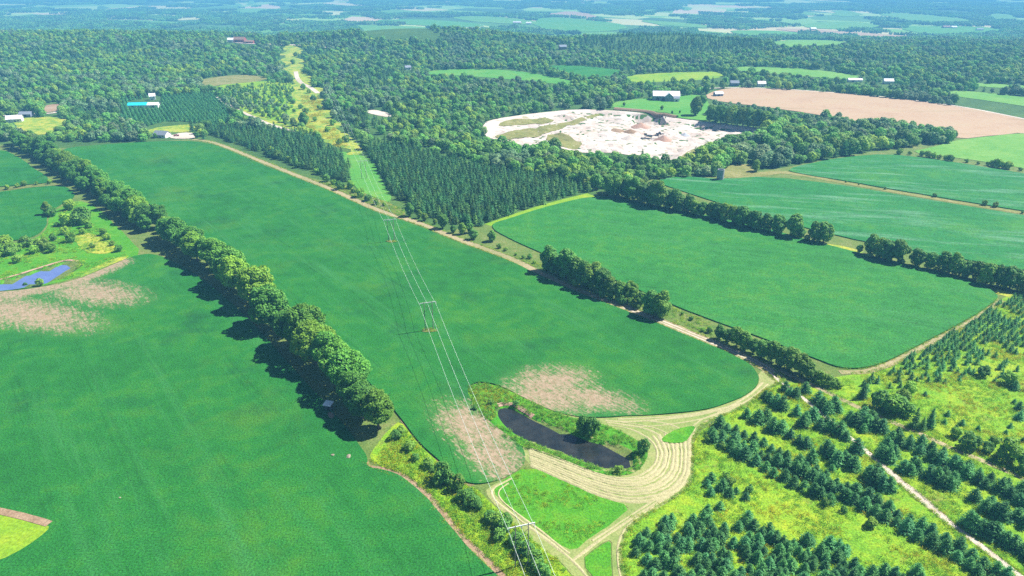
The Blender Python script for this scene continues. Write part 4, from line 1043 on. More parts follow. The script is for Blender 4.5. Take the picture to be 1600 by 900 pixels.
# thicket at the bottom
thick = []
TH = [(1018,808),(1040,812),(1075,822),(1090,805),(1120,790),(1150,800),(1185,825),(1230,845),(1290,848),(1330,862),(1390,880),(1450,900),(1500,935),(1000,960),(990,880),(984,850)]
W = ground(TH)
for x in np.arange(W[:, 0].min(), W[:, 0].max(), 3.0):
    for y in np.arange(W[:, 1].min(), W[:, 1].max(), 3.0):
        p = np.array([x + random.uniform(-1.2, 1.2), y + random.uniform(-1.2, 1.2)])
        if not inpoly(p[None], W)[0] or fbm(p[:1] / 7, p[1:] / 7)[0] > .66: continue
        q = proj([[p[0], p[1], 2]])[0]
        if q[1] > 925: continue
        thick.append(p)
thick = np.array(thick)[np.argsort([math.hypot(*p) for p in thick])]
for p in thick[:65]:
    tree('young_pine', PINE[random.randrange(5)], p, random.uniform(.6, .92), 'young pine in the thicket at the bottom right of the mown lane', 'pine tree', 'young pines of the bottom thicket')
scatter('thicket_pines', [joined('pine_mesh', PV, PT, [M['needle'], M['bark']]) for PV, PT in PRAW], np.column_stack([thick[65:], zof(thick[65:])]), RNG.uniform(.6, .92, len(thick) - 65), 'farther young pines filling the thicket below the open meadow', 'pine trees')
pines([(1110,752,.8),(1128,765,.9),(1140,775,.8),(1105,760,.6),(1150,770,.6),(1165,780,.7),(1110,773,.7),(1172,765,.6),(1360,820,.5),(1300,735,.5)], '%s small pine standing in the open meadow above the bottom thicket', .9)
for i, (x, y, s) in enumerate(((1135,748,1.0),(1170,770,.9),(1258,772,.8),(1290,790,1.1),(1308,778,.9),(1318,800,.8),(1360,823,1.2),(1140,758,1.2),(1106,690,1.0),(1128,700,.9))):
    tree('shrub', SHRUB[i % 4], g1(x, y), s * .8, '%s leafy sapling from the left among the meadow below the dense pine row' % nth(i), 'shrub', 'saplings in the right meadow')
# big dark trees and bushes of the upper right meadow
for i, (x, y, s, lab) in enumerate(((1428,668,.62,'left of two tall dark spruces beside the dry grass track'), (1452,668,.60,'right of two tall dark spruces beside the dry grass track'), (1347,622,.55,'dark spruce standing near the lane bend'), (1440,672,.42,'small spruce between the two tall spruces'))):
    tree('spruce_tree', SPRUCE[i % 3], g1(x, y), s, lab, 'spruce tree', 'dark spruces of the right meadow')
for i, (x, y, s) in enumerate(((1375,640,2.2),(1392,646,2.3),(1408,648,2.2),(1400,640,1.8),(1512,700,1.9),(1493,683,1.2),(1540,706,1.2),(1574,718,2.4),(1536,588,1.5),(1575,600,1.6),(1598,735,1.8),(1420,615,1.6),(1410,626,1.5),(1552,696,1.1))):
    tree('shrub', SHRUB[(i + 1) % 4], g1(x, y), s, '%s large bush from the left in the open goldenrod meadow' % nth(i), 'shrub', 'bushes of the open goldenrod meadow')
pines([(1480,650,.75),(1503,664,.8),(1494,670,.6),(1528,672,.5),(1475,662,.5),(1585,608,.9),(1592,640,.9),(1584,630,.7),(1578,668,.5),(1571,678,.5),(1563,690,.5),(1598,690,.6),(1592,655,.9),(1445,618,.6)], '%s small pine dotted over the open goldenrod meadow', .75)

# ------------------------------------------------------------------ nursery rows at the right edge
NUR = [(1318,618),(1345,600),(1400,572),(1480,527),(1562,474),(1600,462),(1660,452),(1680,640),(1600,620),(1560,605),(1525,590),(1480,600),(1440,612),(1400,615),(1360,628)]
W = ground(NUR); a = R(40); ca, sa = math.cos(a), math.sin(a)
cand = []
for u in np.arange(-600, 600, 3.3):
    for v in np.arange(-600, 600, 2.5):
        cand.append((u * ca - v * sa, u * sa + v * ca))
cand = np.array(cand) + W.mean(0)
cand = cand[inpoly(cand, W)] + 0
cand = cand + RNG.uniform(-.45, .45, cand.shape)
q = proj(np.column_stack([cand, np.zeros(len(cand))]))
dens = .25 + .75 * sstep(0, 70, (600 - (q[:, 0] - 1400) * .18) - q[:, 1] + 10)
cand = cand[(RNG.random(len(cand)) < dens) & (fbm(cand[:, 0] / 14, cand[:, 1] / 14) > .30)]
q = proj(np.column_stack([cand, np.zeros(len(cand))]))
o_ = np.argsort(np.hypot(*cand.T) + np.where((q[:, 0] > 1605), 1e4, 0))
for i in o_[:300]:
    solid('nursery_conifer', NURS[i % 3], cand[i], random.uniform(.7, 1.2), 'small conifer in the closely planted nursery rows at the right edge', 'conifer', 'small conifers of the nursery rows')
rest = cand[o_[300:]]
scatter('nursery_conifers', NURS, np.column_stack([rest, zof(rest)]), RNG.uniform(.7, 1.2, len(rest)), 'farther rows of small nursery conifers at the right edge', 'conifers')

# ------------------------------------------------------------------ plantations and woods
P1 = [(572,236),(600,232),(645,236),(700,252),(760,266),(830,278),(905,292),(908,300),(870,312),(830,325),(790,338),(752,352),(722,352),(690,345),(655,332),(630,318),(608,298),(592,268)]
P2 = [(312,207),(350,200),(400,205),(450,208),(500,222),(528,240),(544,262),(546,285),(520,280),(470,262),(430,248),(380,228),(340,215)]
P3 = [(186,158),(205,155),(330,148),(352,168),(362,190),(330,196),(290,190),(255,190),(230,198),(210,190),(190,186)]
for P in (P1, P2, P3): OPEN.append(np.array(P, float))
def grid_in(px, step, ang, jit):
    W = ground(px); c = W.mean(0); L = np.hypot(*(W - c).T).max()
    u, v = np.meshgrid(np.arange(-L, L, step), np.arange(-L, L, step * .8))
    ca, sa = math.cos(ang), math.sin(ang)
    G = np.column_stack([(u * ca - v * sa).ravel(), (u * sa + v * ca).ravel()]) + c
    G = G[inpoly(G, W)]
    return G + RNG.uniform(-jit, jit, G.shape)
A = grid_in(P1, 4.5, R(40), 1.3); B = grid_in(P2, 4.8, R(50), 1.3)
al = np.vstack([A, B]); al = al[RNG.random(len(al)) < .93]; o_ = np.argsort(np.hypot(*al.T))
for i in o_[:300]:
    solid('plantation_conifer', PLANT[i % 3], al[i], random.uniform(.85, 1.1), 'dark conifer in the dense planted blocks beside the middle field', 'conifer', 'conifers of the dense planted blocks', random.uniform(.65, 1.15))
rest = al[o_[300:]]
s = RNG.uniform(.85, 1.12, len(rest))
scatter('plantation_conifers', PLANT, np.column_stack([rest, zof(rest)]), np.column_stack([s, s, s * RNG.uniform(.68, 1.15, len(s))]), 'farther dark conifers filling the two dense planted blocks', 'conifers')
C_ = grid_in(P3, 4.4, R(30), .9)
qq = proj(np.column_stack([C_, zof(C_)]))
C_ = C_[~(inpoly(qq, [(198,158),(252,150),(254,166),(250,172),(202,172)]))]
s = RNG.uniform(.8, 1.1, len(C_))
scatter('pale_conifers', PALEP, np.column_stack([C_, zof(C_)]), s, 'pale green young conifers around the turquoise roofed building', 'conifers')

# mixed wood: every tree on the land that is not open
BR = [(330,135),(400,128),(470,130),(475,160),(465,190),(420,188),(370,168),(340,150)]
MIDW = [(555,222),(940,222),(965,240),(1062,250),(1100,255),(1135,262),(1118,276),(1060,277),(1015,284),(985,302),(940,305),(915,300),(905,290),(830,276),(760,264),(700,250),(645,234),(600,230),(570,236)]
RW = [(1070,256),(1110,240),(1150,226),(1200,206),(1260,184),(1330,192),(1400,200),(1492,214),(1490,224),(1400,232),(1330,243),(1262,254),(1225,264),(1190,262),(1155,258),(1120,266)]
DK = [(1105,176),(1150,180),(1200,186),(1200,200),(1150,196),(1108,188)]
for bx, by, bw in ((254, 214, 22), (24, 190, 16), (42, 182, 14), (226, 168, 28), (239, 156, 9), (375, 66, 24), (879, 77, 12), (637, 109, 9), (1387, 131, 12), (1335, 128, 16), (1147, 134, 10), (1189, 135, 10), (1122, 150, 12)):
    OPEN.append(np.array([(bx - bw, by - 7), (bx + bw, by - 7), (bx + bw, by + 4), (bx - bw, by + 4)], float))     # ground kept clear round each house
cand = []
for r0, r1, st in ((330, 700, 6.6), (700, 1100, 7.6), (1100, 1600, 8.8), (1600, 2150, 10.5)):
    y = np.arange(r0, r1, st); x = np.arange(-.85 * r1 - 60, .85 * r1 + 60, st)
    X, Y = np.meshgrid(x, y)
    c = np.column_stack([X.ravel(), Y.ravel()]) + RNG.uniform(-.42 * st, .42 * st, (X.size, 2))
    cand.append(c)
cand = np.vstack(cand)
Z = zof(cand); q = proj(np.column_stack([cand, Z]))
ok = (q[:, 0] > -220) & (q[:, 0] < 1820) & (q[:, 1] > 0)
cand, Z, q = cand[ok], Z[ok], q[ok]
wood = (q[:, 1] < 222) | inpoly(q, MIDW) | inpoly(q, RW)
qt = proj(np.column_stack([cand, Z + np.where(inpoly(q, RW) & (q[:, 0] > 1185), 0.0, 5.0)]))
for P in OPEN + [np.array(PIT_PX, float)]: wood &= ~inpoly(q, P) & ~inpoly(qt, P)
wood &= ~((q[:, 1] > 150) & (q[:, 0] > 1495) & (q[:, 1] < 300))
dk = inpoly(q, DK)
wood |= dk
# thinner places show the brush between the trees
thin = fbm(cand[:, 0] / 60, cand[:, 1] / 60)
wood &= (RNG.random(len(cand)) < np.where(inpoly(q, BR), .88, np.where(thin > .58, .45, .93)))
cand, Z, q = cand[wood], Z[wood], q[wood]
br = inpoly(q, BR)
big = fbm(cand[:, 0] / 90 + 3, cand[:, 1] / 90)
s = RNG.uniform(.52, 1.12, len(cand)) * (.60 + .62 * big)
s = np.where(br, s * .6, s)
s = np.where(inpoly(q, [(1200,120),(1620,120),(1620,186),(1500,166),(1300,144),(1200,138)]), np.maximum(s, .62), s)
rw = inpoly(q, RW) | inpoly(q, DK) | inpoly(q, [(840,236),(945,236),(960,300),(935,306),(850,275)])
s = np.where(rw, s * 1.28, s)
con = (fbm(cand[:, 0] / 70 + 40, cand[:, 1] / 70) > .62) & (RNG.random(len(cand)) < .75) & ~rw
con |= (np.hypot((cand[:, 0] - 330) / 190, (cand[:, 1] - 1600) / 170) < 1)
con |= RNG.random(len(cand)) < .05
hue = fbm(cand[:, 0] / 55 + 11, cand[:, 1] / 55 + 8) + RNG.normal(0, .10, len(cand))
wvar = np.where(hue > .66, 5, np.where(hue < .36, 4, RNG.integers(0, 4, len(cand))))
infr = (q[:, 0] > -10) & (q[:, 0] < 1610)
d = np.hypot(*cand.T)
for is_con, nm, ms, lab, slab in ((False, 'wood_tree', WOOD, 'broadleaf tree in the mixed woods behind the middle and right fields', 'broadleaf trees of the mixed woods and wooded hills behind the fields'),
                             (True, 'wood_conifer', PLANT, 'dark conifer standing among the mixed woods behind the fields', 'dark conifers of the mixed woods and hills behind the fields')):
    ids = np.where(con == is_con)[0]
    oo = ids[np.argsort((d / s)[ids] + np.where(infr[ids], 0, 1e5))]
    n_ = 300 if not is_con else 120
    for i in oo[:n_]:
        k = 1.0 if not is_con else 1.25
        solid(nm, ms[wvar[i] if not is_con else i % 3], cand[i], float(s[i]) * k, lab, 'tree', 'trees of the mixed woods' if not is_con else 'conifers of the mixed woods', float(s[i]) * k * random.uniform(.8, 1.15))
    oo = oo[n_:]
    k = (1.0 if not is_con else 1.25) * s[oo]
    scatter(nm + 's', ms, np.column_stack([cand[oo], Z[oo]]), np.column_stack([k, k, k * RNG.uniform(.8, 1.15, len(k))]), slab, 'trees', var=wvar[oo] if not is_con else None)
# brush under the woods' edge and in the quarry surroundings
# far valley woods, in patches
y = np.arange(2150, 9500, 44.0)
X, Y = np.meshgrid(np.arange(-7600, 7600, 44.0), y)
c = np.column_stack([X.ravel(), Y.ravel()]); c = c[np.abs(c[:, 0]) < .8 * c[:, 1] + 60]
c += RNG.uniform(-12, 12, c.shape)
Z = zof(c); q = proj(np.column_stack([c, Z]))
ok = (q[:, 0] > -120) & (q[:, 0] < 1720) & (q[:, 1] > -25)
c, Z, q = c[ok], Z[ok], q[ok]
w_ = np.ones(len(c), bool)
for P in OPEN: w_ &= ~inpoly(q, P)
w_ &= fbm(c[:, 0] / 330 + 9, c[:, 1] / 420 + 2, 4) < .55 - .04 * (c[:, 0] > 600)
c, Z = c[w_], Z[w_]
scatter('far_woods', PATCH, np.column_stack([c, Z]), RNG.uniform(.85, 1.15, len(c)), 'bluish hazy woods covering the far valley', 'woods')

# ------------------------------------------------------------------ weeds, goldenrod and reeds: uncountable ground cover
def weeds(name, meshes, px, dens, smin, smax, label, cat, gate=None, off=.05, avoid=()):
    W = ground(px)
    lo, hi = W.min(0), W.max(0)
    n = int((hi - lo).prod() * dens)
    P = RNG.uniform(lo, hi, (n, 2))
    P = P[inpoly(P, W)]
    for a in avoid: P = P[~inpoly(P, a)]
    if gate is not None: P = P[gate(P)]
    if len(P): scatter(name, meshes, np.column_stack([P, zof(P) + off]), RNG.uniform(smin, smax, len(P)), label, cat)
MEAD = [(986,803),(1062,776),(1088,735),(1087,682),(1130,655),(1195,608),(1290,595),(1345,588),(1400,568),(1480,526),(1562,472),(1600,456),(1690,440),(1700,960),(980,960),(974,880)]
LANES = [chaikin(np.vstack([offs(GRAV, 1.5), offs(GRAV, -1.5)[::-1]]), 0)]
weeds('meadow_weeds', WEED, MEAD, .75, .5, 1.1, 'green and yellow weeds of the wild meadow between the pine rows', 'weeds', lambda P: fbm(P[:, 0] / 9, P[:, 1] / 9) < RNG.uniform(.35, .75, len(P)), avoid=LANES)
weeds('goldenrod', GOLD, MEAD, .9, .6, 1.1, 'yellow flowering goldenrod in the wild meadow between the pine rows', 'goldenrod', lambda P: fbm(P[:, 0] / 8 + 70, P[:, 1] / 8) > RNG.uniform(.55, .75, len(P)), avoid=LANES)
LOWS = [(590,712),(632,668),(652,694),(686,726),(712,751),(742,763),(765,787),(810,824),(870,874),(915,927),(870,960),(800,905),(760,872),(722,838),(690,796),(666,768),(632,744),(600,727)]
weeds('strip_weeds', WEED, LOWS, 1.3, .5, 1.2, 'tall weeds of the shrubby strip below the maple hedgerow', 'weeds')
weeds('strip_goldenrod', GOLD, LOWS, 1.2, .5, 1.0, 'yellow goldenrod of the shrubby strip below the maple hedgerow', 'goldenrod', lambda P: fbm(P[:, 0] / 6, P[:, 1] / 6) > .56)
weeds('lot_weeds', WEED, [(778,764),(825,729),(880,753),(940,781),(980,793),(920,838),(898,858),(834,820)], .8, .4, .9, 'lush weeds of the green triangle below the mown band', 'weeds', lambda P: fbm(P[:, 0] / 7, P[:, 1] / 7) > .42)
weeds('pond_reeds', REED, BANK_OUT, 1.6, .4, .85, 'green reeds on the banks of the long dark pond', 'reeds', lambda P: (fbm(P[:, 0] / 5, P[:, 1] / 5) > .33) & (segdist(P, POND) > .4), avoid=[POND])
weeds('pond_goldenrod', GOLD, [(733,608),(757,601),(790,612),(815,630),(780,628),(770,640),(775,660),(750,640)], 1.2, .6, 1.0, 'yellow goldenrod at the left tip of the dark pond', 'goldenrod', avoid=[POND])
weeds('wet_meadow_weeds', WEED, [(-60,385),(28,383),(60,374),(78,354),(95,325),(120,314),(170,372),(204,401),(150,420),(110,436),(0,453),(-60,460)], .35, .6, 1.3, 'tall green weeds of the wet meadow around the blue pond', 'weeds', lambda P: fbm(P[:, 0] / 8, P[:, 1] / 8) > .42, avoid=[POND2])
weeds('corridor_weeds', GOLD, [(470,150),(497,152),(508,182),(550,236),(525,230),(480,200)], .10, 1.5, 3.2, 'yellow goldenrod clumps along the power line cut', 'goldenrod', lambda P: fbm(P[:, 0] / 12, P[:, 1] / 12) > .45)
weeds('lane_weeds', WEED, [(500,284),(552,294),(606,316),(634,330),(632,342),(562,312),(515,292)], .35, .7, 1.4, 'weeds on the verge between lane and power line cut', 'weeds')
weeds('verge_weeds', WEED, [(800,399),(850,414),(860,424),(1060,484),(1110,504),(1120,528),(1070,508),(1000,482),(850,422)], .5, .6, 1.2, 'weeds on the verge between lane and right field', 'weeds')

def edge_weeds(name, px, d0, d1, n, label):
    L = resample(chaikin(ground(px), 2, False), .6, False)
    t = np.gradient(L, axis=0); t /= np.maximum(np.linalg.norm(t, axis=1), 1e-6)[:, None]
    i = RNG.integers(0, len(L), n); d = RNG.uniform(d0, d1, n) * RNG.choice([-1, 1], n)
    P = L[i] + np.stack([-t[i][:, 1], t[i][:, 0]], 1) * d[:, None]
    scatter(name, WEED + GOLD[:1], np.column_stack([P, zof(P) + .1]), RNG.uniform(.35, .9, n), label, 'weeds')
edge_weeds('lane_edge_weeds', LANE, 2.3, 3.4, 2600, 'ragged weeds along both edges of the grassy farm lane')
edge_weeds('gravel_edge_weeds', GRAV, 1.0, 1.9, 900, 'ragged weeds along both edges of the gravel lane')
edge_weeds('field_edge_weeds', [(1312,580),(1355,580),(1398,566),(1428,549),(1478,524),(1528,496),(1566,470)], .8, 2.6, 700, 'ragged weeds along the lower edge of the right field')
edge_weeds('mown_edge_weeds', [(1226,592),(1190,617),(1165,636),(1125,651),(1096,665),(1084,682),(1083,705),(1085,738),(1080,757),(1062,773),(1035,791),(1010,806),(984,824),(972,848),(972,873),(982,915)], 0, .7, 500, 'ragged weeds along the right edge of the mown band')
edge_weeds('dirt_edge_weeds', [(573,722),(600,735),(625,742),(650,760),(675,780),(700,814),(730,850),(770,884),(815,940)], .9, 2.0, 500, 'ragged weeds along the brown dirt edge')

# ------------------------------------------------------------------ power line
A1, A2, A3 = g1(671, 517), g1(612, 378), g1(569, 279)
step = (A2 - A1)
base0 = flat([(815.5, 819)], 15.0)[0]
bases = [base0, A1, A2, A3, A3 + (A3 - A2) * 1.0, A3 + (A3 - A2) * 2.0, A3 + (A3 - A2) * 3.0]
PH, SPAN, ARM = 14.3, 3.7, 7.6
dirv = (A3 - A1) / np.hypot(*(A3 - A1)); ang = math.atan2(dirv[1], dirv[0]) - math.pi / 2
where = ['standing in the weedy strip at the bottom edge', 'in the middle of the large field', 'near the far side of the large field', 'on the short grass between the plantations', 'in the goldenrod strip beyond the plantations', 'far up the power line cut', 'farthest up the power line cut']
for i, (b, wh) in enumerate(zip(bases, where)):
    t = empty('power_pole', (b[0], b[1], float(T(b[:1], b[1:])[0])), ang)
    tag(t, 'wooden two-legged power pole with crossarm ' + wh, 'power pole', 'power poles of the line across the fields')
    for sx in (-1, 1):
        MB().tube([(sx * SPAN / 2, 0, -.5), (sx * SPAN / 2, 0, PH + .7)], [.19, .13], 8).build('leg', M['pole'], t)
    MB().box((0, .22, PH), (ARM, .22, .3)).build('crossarm', M['arm'], t)
    for sx in (-1, 1):
        MB().tube([(-sx * SPAN / 2, -.2 * sx, PH - 4.5), (sx * SPAN / 2, -.2 * sx, PH - 1.0)], .07, 5).build('brace', M['pole'], t)
    for x in (-ARM / 2 + .15, 0, ARM / 2 - .15):
        mb = MB()
        for z in range(5): mb.tube([(x, .22, PH - .25 - z * .16), (x, .22, PH - .36 - z * .16)], [.06, .13], 8)
        mb.build('insulator', M['arm'], t)
def attach(b, x):
    z = float(T(b[:1], b[1:])[0]) + PH - 1.1
    return Vector((b[0] + math.cos(ang) * x - math.sin(ang) * .22, b[1] + math.sin(ang) * x + math.cos(ang) * .22, z))
nb = [base0 + (base0 - A1)] + bases
for x, nm in ((-ARM / 2 + .15, 'left'), (0, 'middle'), (ARM / 2 - .15, 'right')):
    P = []
    for a, b in zip(nb[:-1], nb[1:]):
        p0, p1 = attach(a, x), attach(b, x)
        for k in range(14):
            t = k / 14
            P.append(p0.lerp(p1, t) - Vector((0, 0, 4 * 2.6 * t * (1 - t))))
    P.append(attach(nb[-1], x))
    o = MB().tube(P, .045, 5).build('power_cable', M['wire'])
    tag(o, '%s of the three bright cables of the power line over the fields' % nm, 'cable', 'cables of the power line')
for i, px in enumerate(((670, 518), (612, 379))):
    c = g1(*px); a = np.linspace(0, 2 * math.pi, 14, endpoint=False)
    poly = c + np.column_stack([np.cos(a) * 3.4, np.sin(a) * 1.9]) * (1 + .25 * RNG.uniform(-1, 1, (14, 1)))
    sheet('weed_patch', None, M['scrub'], .78, 'uncropped tawny weed patch around the power pole ' + where[i + 1], 'weeds', grid=2, wpoly=poly, opening=False, rough=.2)
    w = c + RNG.normal(0, 1, (26, 2)) * np.array([2.4, 1.1])
    scatter('pole_weeds', WEED + GOLD, np.column_stack([w, zof(w) + .7]), RNG.uniform(.5, .9, 26), 'dry weeds around the feet of the power pole ' + where[i + 1], 'weeds')

# ------------------------------------------------------------------ buildings
def cmat(name, c, rough=.7): return plain(name, c, rough, .1, .6)
M['white_roof'] = cmat('white_metal_roof', (.80, .80, .82), .45)
M['grey_roof'] = cmat('grey_shingle_roof', (.22, .25, .30))
M['cyan_roof'] = cmat('turquoise_metal_roof', (.03, .56, .68), .5)
M['grey_wall'] = cmat('grey_boards', (.25, .29, .38))
M['white_wall'] = cmat('white_siding', (.76, .77, .78))
M['red_wall'] = cmat('red_boards', (.36, .10, .09))
M['brick'] = cmat('brown_brick', (.30, .18, .13))
M['dark'] = cmat('dark_opening', (.03, .03, .035))
M['glass'] = plain('window_glass', (.05, .07, .09), .15, .05, 1, 0, .6)
M['concrete'] = cmat('old_concrete', (.34, .36, .40))
M['hut_wall'] = cmat('hut_boards', (.10, .09, .08))
M['rock'] = cmat('field_rock', (.30, .25, .19))
def gable(t, L, Wd, eave, rise, wall, roof, doors=(), wins=(), off=(0, 0), rz=0.0):
    """one gabled block: wall, two-sided roof, doors and windows on its long front (-y)"""
    x, y = L / 2, Wd / 2
    pr = Matrix.Translation((off[0], off[1], 0)) @ Matrix.Rotation(rz, 4, 'Z')
    def part(nm, mb, mat, par=t):
        mb.v = [tuple(pr @ Vector(v)) for v in mb.v]
        return mb.build(nm, mat, par)
    V = [(-x,-y,-.3),(x,-y,-.3),(x,y,-.3),(-x,y,-.3),(-x,-y,eave),(x,-y,eave),(x,y,eave),(-x,y,eave),(-x,0,eave+rise),(x,0,eave+rise)]
    part('wall', MB().add(V, [(0,1,5,4),(2,3,7,6),(1,2,6,9,5),(3,0,4,8,7),(4,5,9,8),(6,7,8,9)]), wall)
    o = .5; th = .22; s = rise / y; e = eave - o * s
    for sg in (-1, 1):
        V = [(-x-o, sg*(y+o), e+.05),(x+o, sg*(y+o), e+.05),(x+o,0,eave+rise+.05),(-x-o,0,eave+rise+.05)]
        V += [(a, b, c + th) for a, b, c in V]
        part('roof_slope', MB().add(V, [(0,1,2,3),(4,5,6,7),(0,1,5,4),(1,2,6,5),(2,3,7,6),(3,0,4,7)]), roof)
    for (cx, w, h) in doors: part('door', MB().box((cx, -y - .04, h / 2), (w, .1, h)), M['dark'])
    for (cx, cz, w, h) in wins:
        for sg in (-1, 1):
            wd = part('window', MB().box((cx, sg * (y + .03), cz), (w, .08, h)), M['white_wall'])
            part('pane', MB().box((cx, sg * (y + .07), cz), (w * .8, .06, h * .8)), M['glass'], wd)
def building(name, px, rz, label, cat, dz=0.0):
    p = g1(*px)
    return tag(empty(name, (p[0], p[1], float(T(p[:1], p[1:])[0]) + dz), rz), label, cat)
t = building('barn', (1040, 156), R(-6), 'large grey barn with white metal roof and front gable', 'barn')
gable(t, 34, 17, 6.2, 5.0, M['grey_wall'], M['white_roof'], doors=((-11, 4, 4.2), (-4, 3, 3)), wins=((-14.5, 3.2, 1.2, 1.2), (-7.5, 3.2, 1.2, 1.2), (13, 3.2, 1.2, 1.2)))
gable(t, 12, 11, 6.0, 4.4, M['grey_wall'], M['white_roof'], wins=(), off=(3, -6.5), rz=R(90))
gable(t, 7, 5, 4.0, 1.6, M['white_wall'], M['grey_roof'], doors=((0, 2.4, 2.4),), off=(12.5, -11))
t = building('farm_shed', (1122, 150), R(10), 'small grey shed with pale roof right of the large barn', 'shed')
gable(t, 11, 8, 3.4, 2.4, M['grey_wall'], M['white_roof'], doors=((-1, 3, 2.8),), wins=((3, 1.9, 1, 1),))
t = building('greenhouse_shed', (226, 168), R(6), 'long low building with turquoise roof among pale conifers', 'building')
gable(t, 22, 9, 3.6, 2.6, M['white_wall'], M['cyan_roof'], doors=((-6, 3, 2.8), (3, 3, 2.8)), wins=((-1.5, 2, 1.2, 1),), off=(-7, 0))
gable(t, 13, 8.6, 3.5, 2.4, M['white_wall'], M['white_roof'], doors=((0, 3, 2.8),), wins=((4, 2, 1.2, 1),), off=(10.8, .6))
t = building('white_house', (239, 156), R(25), 'small white house behind the turquoise roofed building', 'house')
gable(t, 7, 7, 5.2, 3, M['white_wall'], M['white_roof'], doors=((-1, 1.2, 2.2),), wins=((1.6, 1.8, 1, 1.2), (1.6, 4, 1, 1.2)))
t = building('farm_house', (254, 214), R(-14), 'low house with dark grey roof at the top of the middle field', 'house')
gable(t, 14, 9, 3.0, 3.2, M['white_wall'], M['grey_roof'], doors=((1, 1.3, 2.2),), wins=((-4, 1.7, 1.5, 1.2), (4.5, 1.7, 1.5, 1.2)))
t = building('farm_house', (24, 190), R(20), 'white roofed farmhouse at the far left edge', 'house')
gable(t, 15, 9, 3.6, 3.2, M['white_wall'], M['white_roof'], doors=((1, 1.3, 2.2),), wins=((-4, 1.9, 1.4, 1.2), (4, 1.9, 1.4, 1.2)))
t = building('farm_house', (42, 182), R(5), 'grey roofed shed behind the white roofed farmhouse', 'shed')
gable(t, 13, 8, 3.2, 2.4, M['grey_wall'], M['grey_roof'], doors=((0, 3, 2.8),), wins=((4, 1.9, 1, 1),))
t = building('red_barn', (375, 66), R(-8), 'red barn far left beside the pale road', 'barn')
gable(t, 26, 14, 6, 5, M['red_wall'], M['brick'], doors=((-4, 4, 4),), wins=((6, 3, 1.4, 1.4),))
t = building('white_house', (361, 66), R(5), 'small white house left of the red barn', 'house')
gable(t, 12, 10, 5.5, 3.5, M['white_wall'], M['white_roof'], doors=((-1, 1.2, 2.2),), wins=((2.5, 1.8, 1.2, 1.4), (-3.5, 3.9, 1.2, 1.4)))
t = building('red_shed', (390, 67.5), R(-5), 'low red shed right of the red barn', 'shed')
gable(t, 20, 9, 3.6, 2.4, M['red_wall'], M['brick'], doors=((-4, 3, 3),), wins=((5, 2, 1.2, 1),))
t = building('brick_house', (879, 77), R(12), 'brown brick house alone in the woods above the barn', 'house')
gable(t, 15, 11, 5.4, 3.6, M['brick'], M['grey_roof'], doors=((1, 1.3, 2.2),), wins=((-4, 1.9, 1.4, 1.4), (4.6, 1.9, 1.4, 1.4)))
t = building('woods_house', (637, 109), R(30), 'small pale house hidden at the edge of the narrow green field', 'house')
gable(t, 10, 8, 4.2, 2.8, M['white_wall'], M['grey_roof'], doors=((1, 1.2, 2.1),), wins=((-2.5, 1.9, 1.2, 1.2),))
t = building('roadside_house', (1387, 131), R(-8), 'white house behind the tree line above the tan field', 'house')
gable(t, 13, 9, 4.5, 3, M['white_wall'], M['white_roof'], doors=((1, 1.2, 2.1),), wins=((-4, 2, 1.2, 1.2), (4, 2, 1.2, 1.2)))
t = building('roadside_shed', (1335, 128), R(-5), 'long white roofed shed at the end of the pale green field', 'shed')
gable(t, 20, 8, 3.4, 2, M['white_wall'], M['white_roof'], doors=((-4, 3, 2.8),), wins=((4, 2, 1, 1),))
t = building('roadside_house', (1147, 134), R(-4), 'pale house left of the tree line above the tan field', 'house')
gable(t, 12, 9, 4.5, 3, M['grey_wall'], M['grey_roof'], doors=((1, 1.2, 2.1),), wins=((-4, 2, 1.2, 1.2), (4, 2, 1.2, 1.2)))
t = building('roadside_house', (1189, 135), R(-4), 'second pale house along the road above the tan field', 'house')
gable(t, 11, 9, 4.5, 3, M['white_wall'], M['white_roof'], doors=((1, 1.2, 2.1),), wins=((-4, 2, 1.2, 1.2), (4, 2, 1.2, 1.2)))
for i, (x, y, L, wl_, rf, lab) in enumerate(((808, 37, 38, 'red_wall', 'white_roof', 'far red barn with white roof beside the light green far field'), (826, 38, 24, 'white_wall', 'white_roof', 'far white farm building right of the far red barn'),
        (1478, 44, 34, 'red_wall', 'brick', 'far red barn among small trees at the upper right'), (1490, 44.5, 22, 'white_wall', 'white_roof', 'far white house right of the upper right barn'),
        (1530, 48, 26, 'white_wall', 'grey_roof', 'far grey roofed farm at the right'), (1270, 47, 24, 'white_wall', 'white_roof', 'far white farm above the long tan field'), (265, 51, 20, 'white_wall', 'white_roof', 'white shed on top of the left wooded hill'))):
    t = building('far_farm', (x, y), R(10 * (i % 3) - 10), lab, 'farm building')
    gable(t, L, 14, 6, 4.5, M[wl_], M[rf], doors=((-L * .2, 4, 4),), wins=((L * .25, 3, 1.6, 1.6),))
# hut under the maples
p = g1(514, 640)
t = tag(empty('field_hut', (p[0], p[1], .1), R(-18)), 'small dark hut with white slanted roof in the maple shade', 'hut')
MB().box((0, 0, 1.2), (2.4, 2.0, 2.4)).build('wall', M['hut_wall'], t)
V = [(-1.7,-1.5,2.35),(1.7,-1.5,2.35),(1.7,1.5,2.85),(-1.7,1.5,2.85)]; V += [(a, b, c + .12) for a, b, c in V]
MB().add(V, [(3,2,1,0),(4,5,6,7),(0,1,5,4),(1,2,6,5),(2,3,7,6),(3,0,4,7)]).build('roof', M['white_roof'], t)
MB().box((.4, -1.03, .95), (.8, .08, 1.9)).build('door', M['dark'], t)
MB().box((-.6, -1.03, 1.6), (.7, .08, .45)).build('window', M['glass'], t)
sheet('dirt_patch', [(511,648),(518,645),(524,652),(517,658)], M['dirt'], .7, 'bare dirt patch in front of the small hut', 'dirt', opening=False, rough=.15)
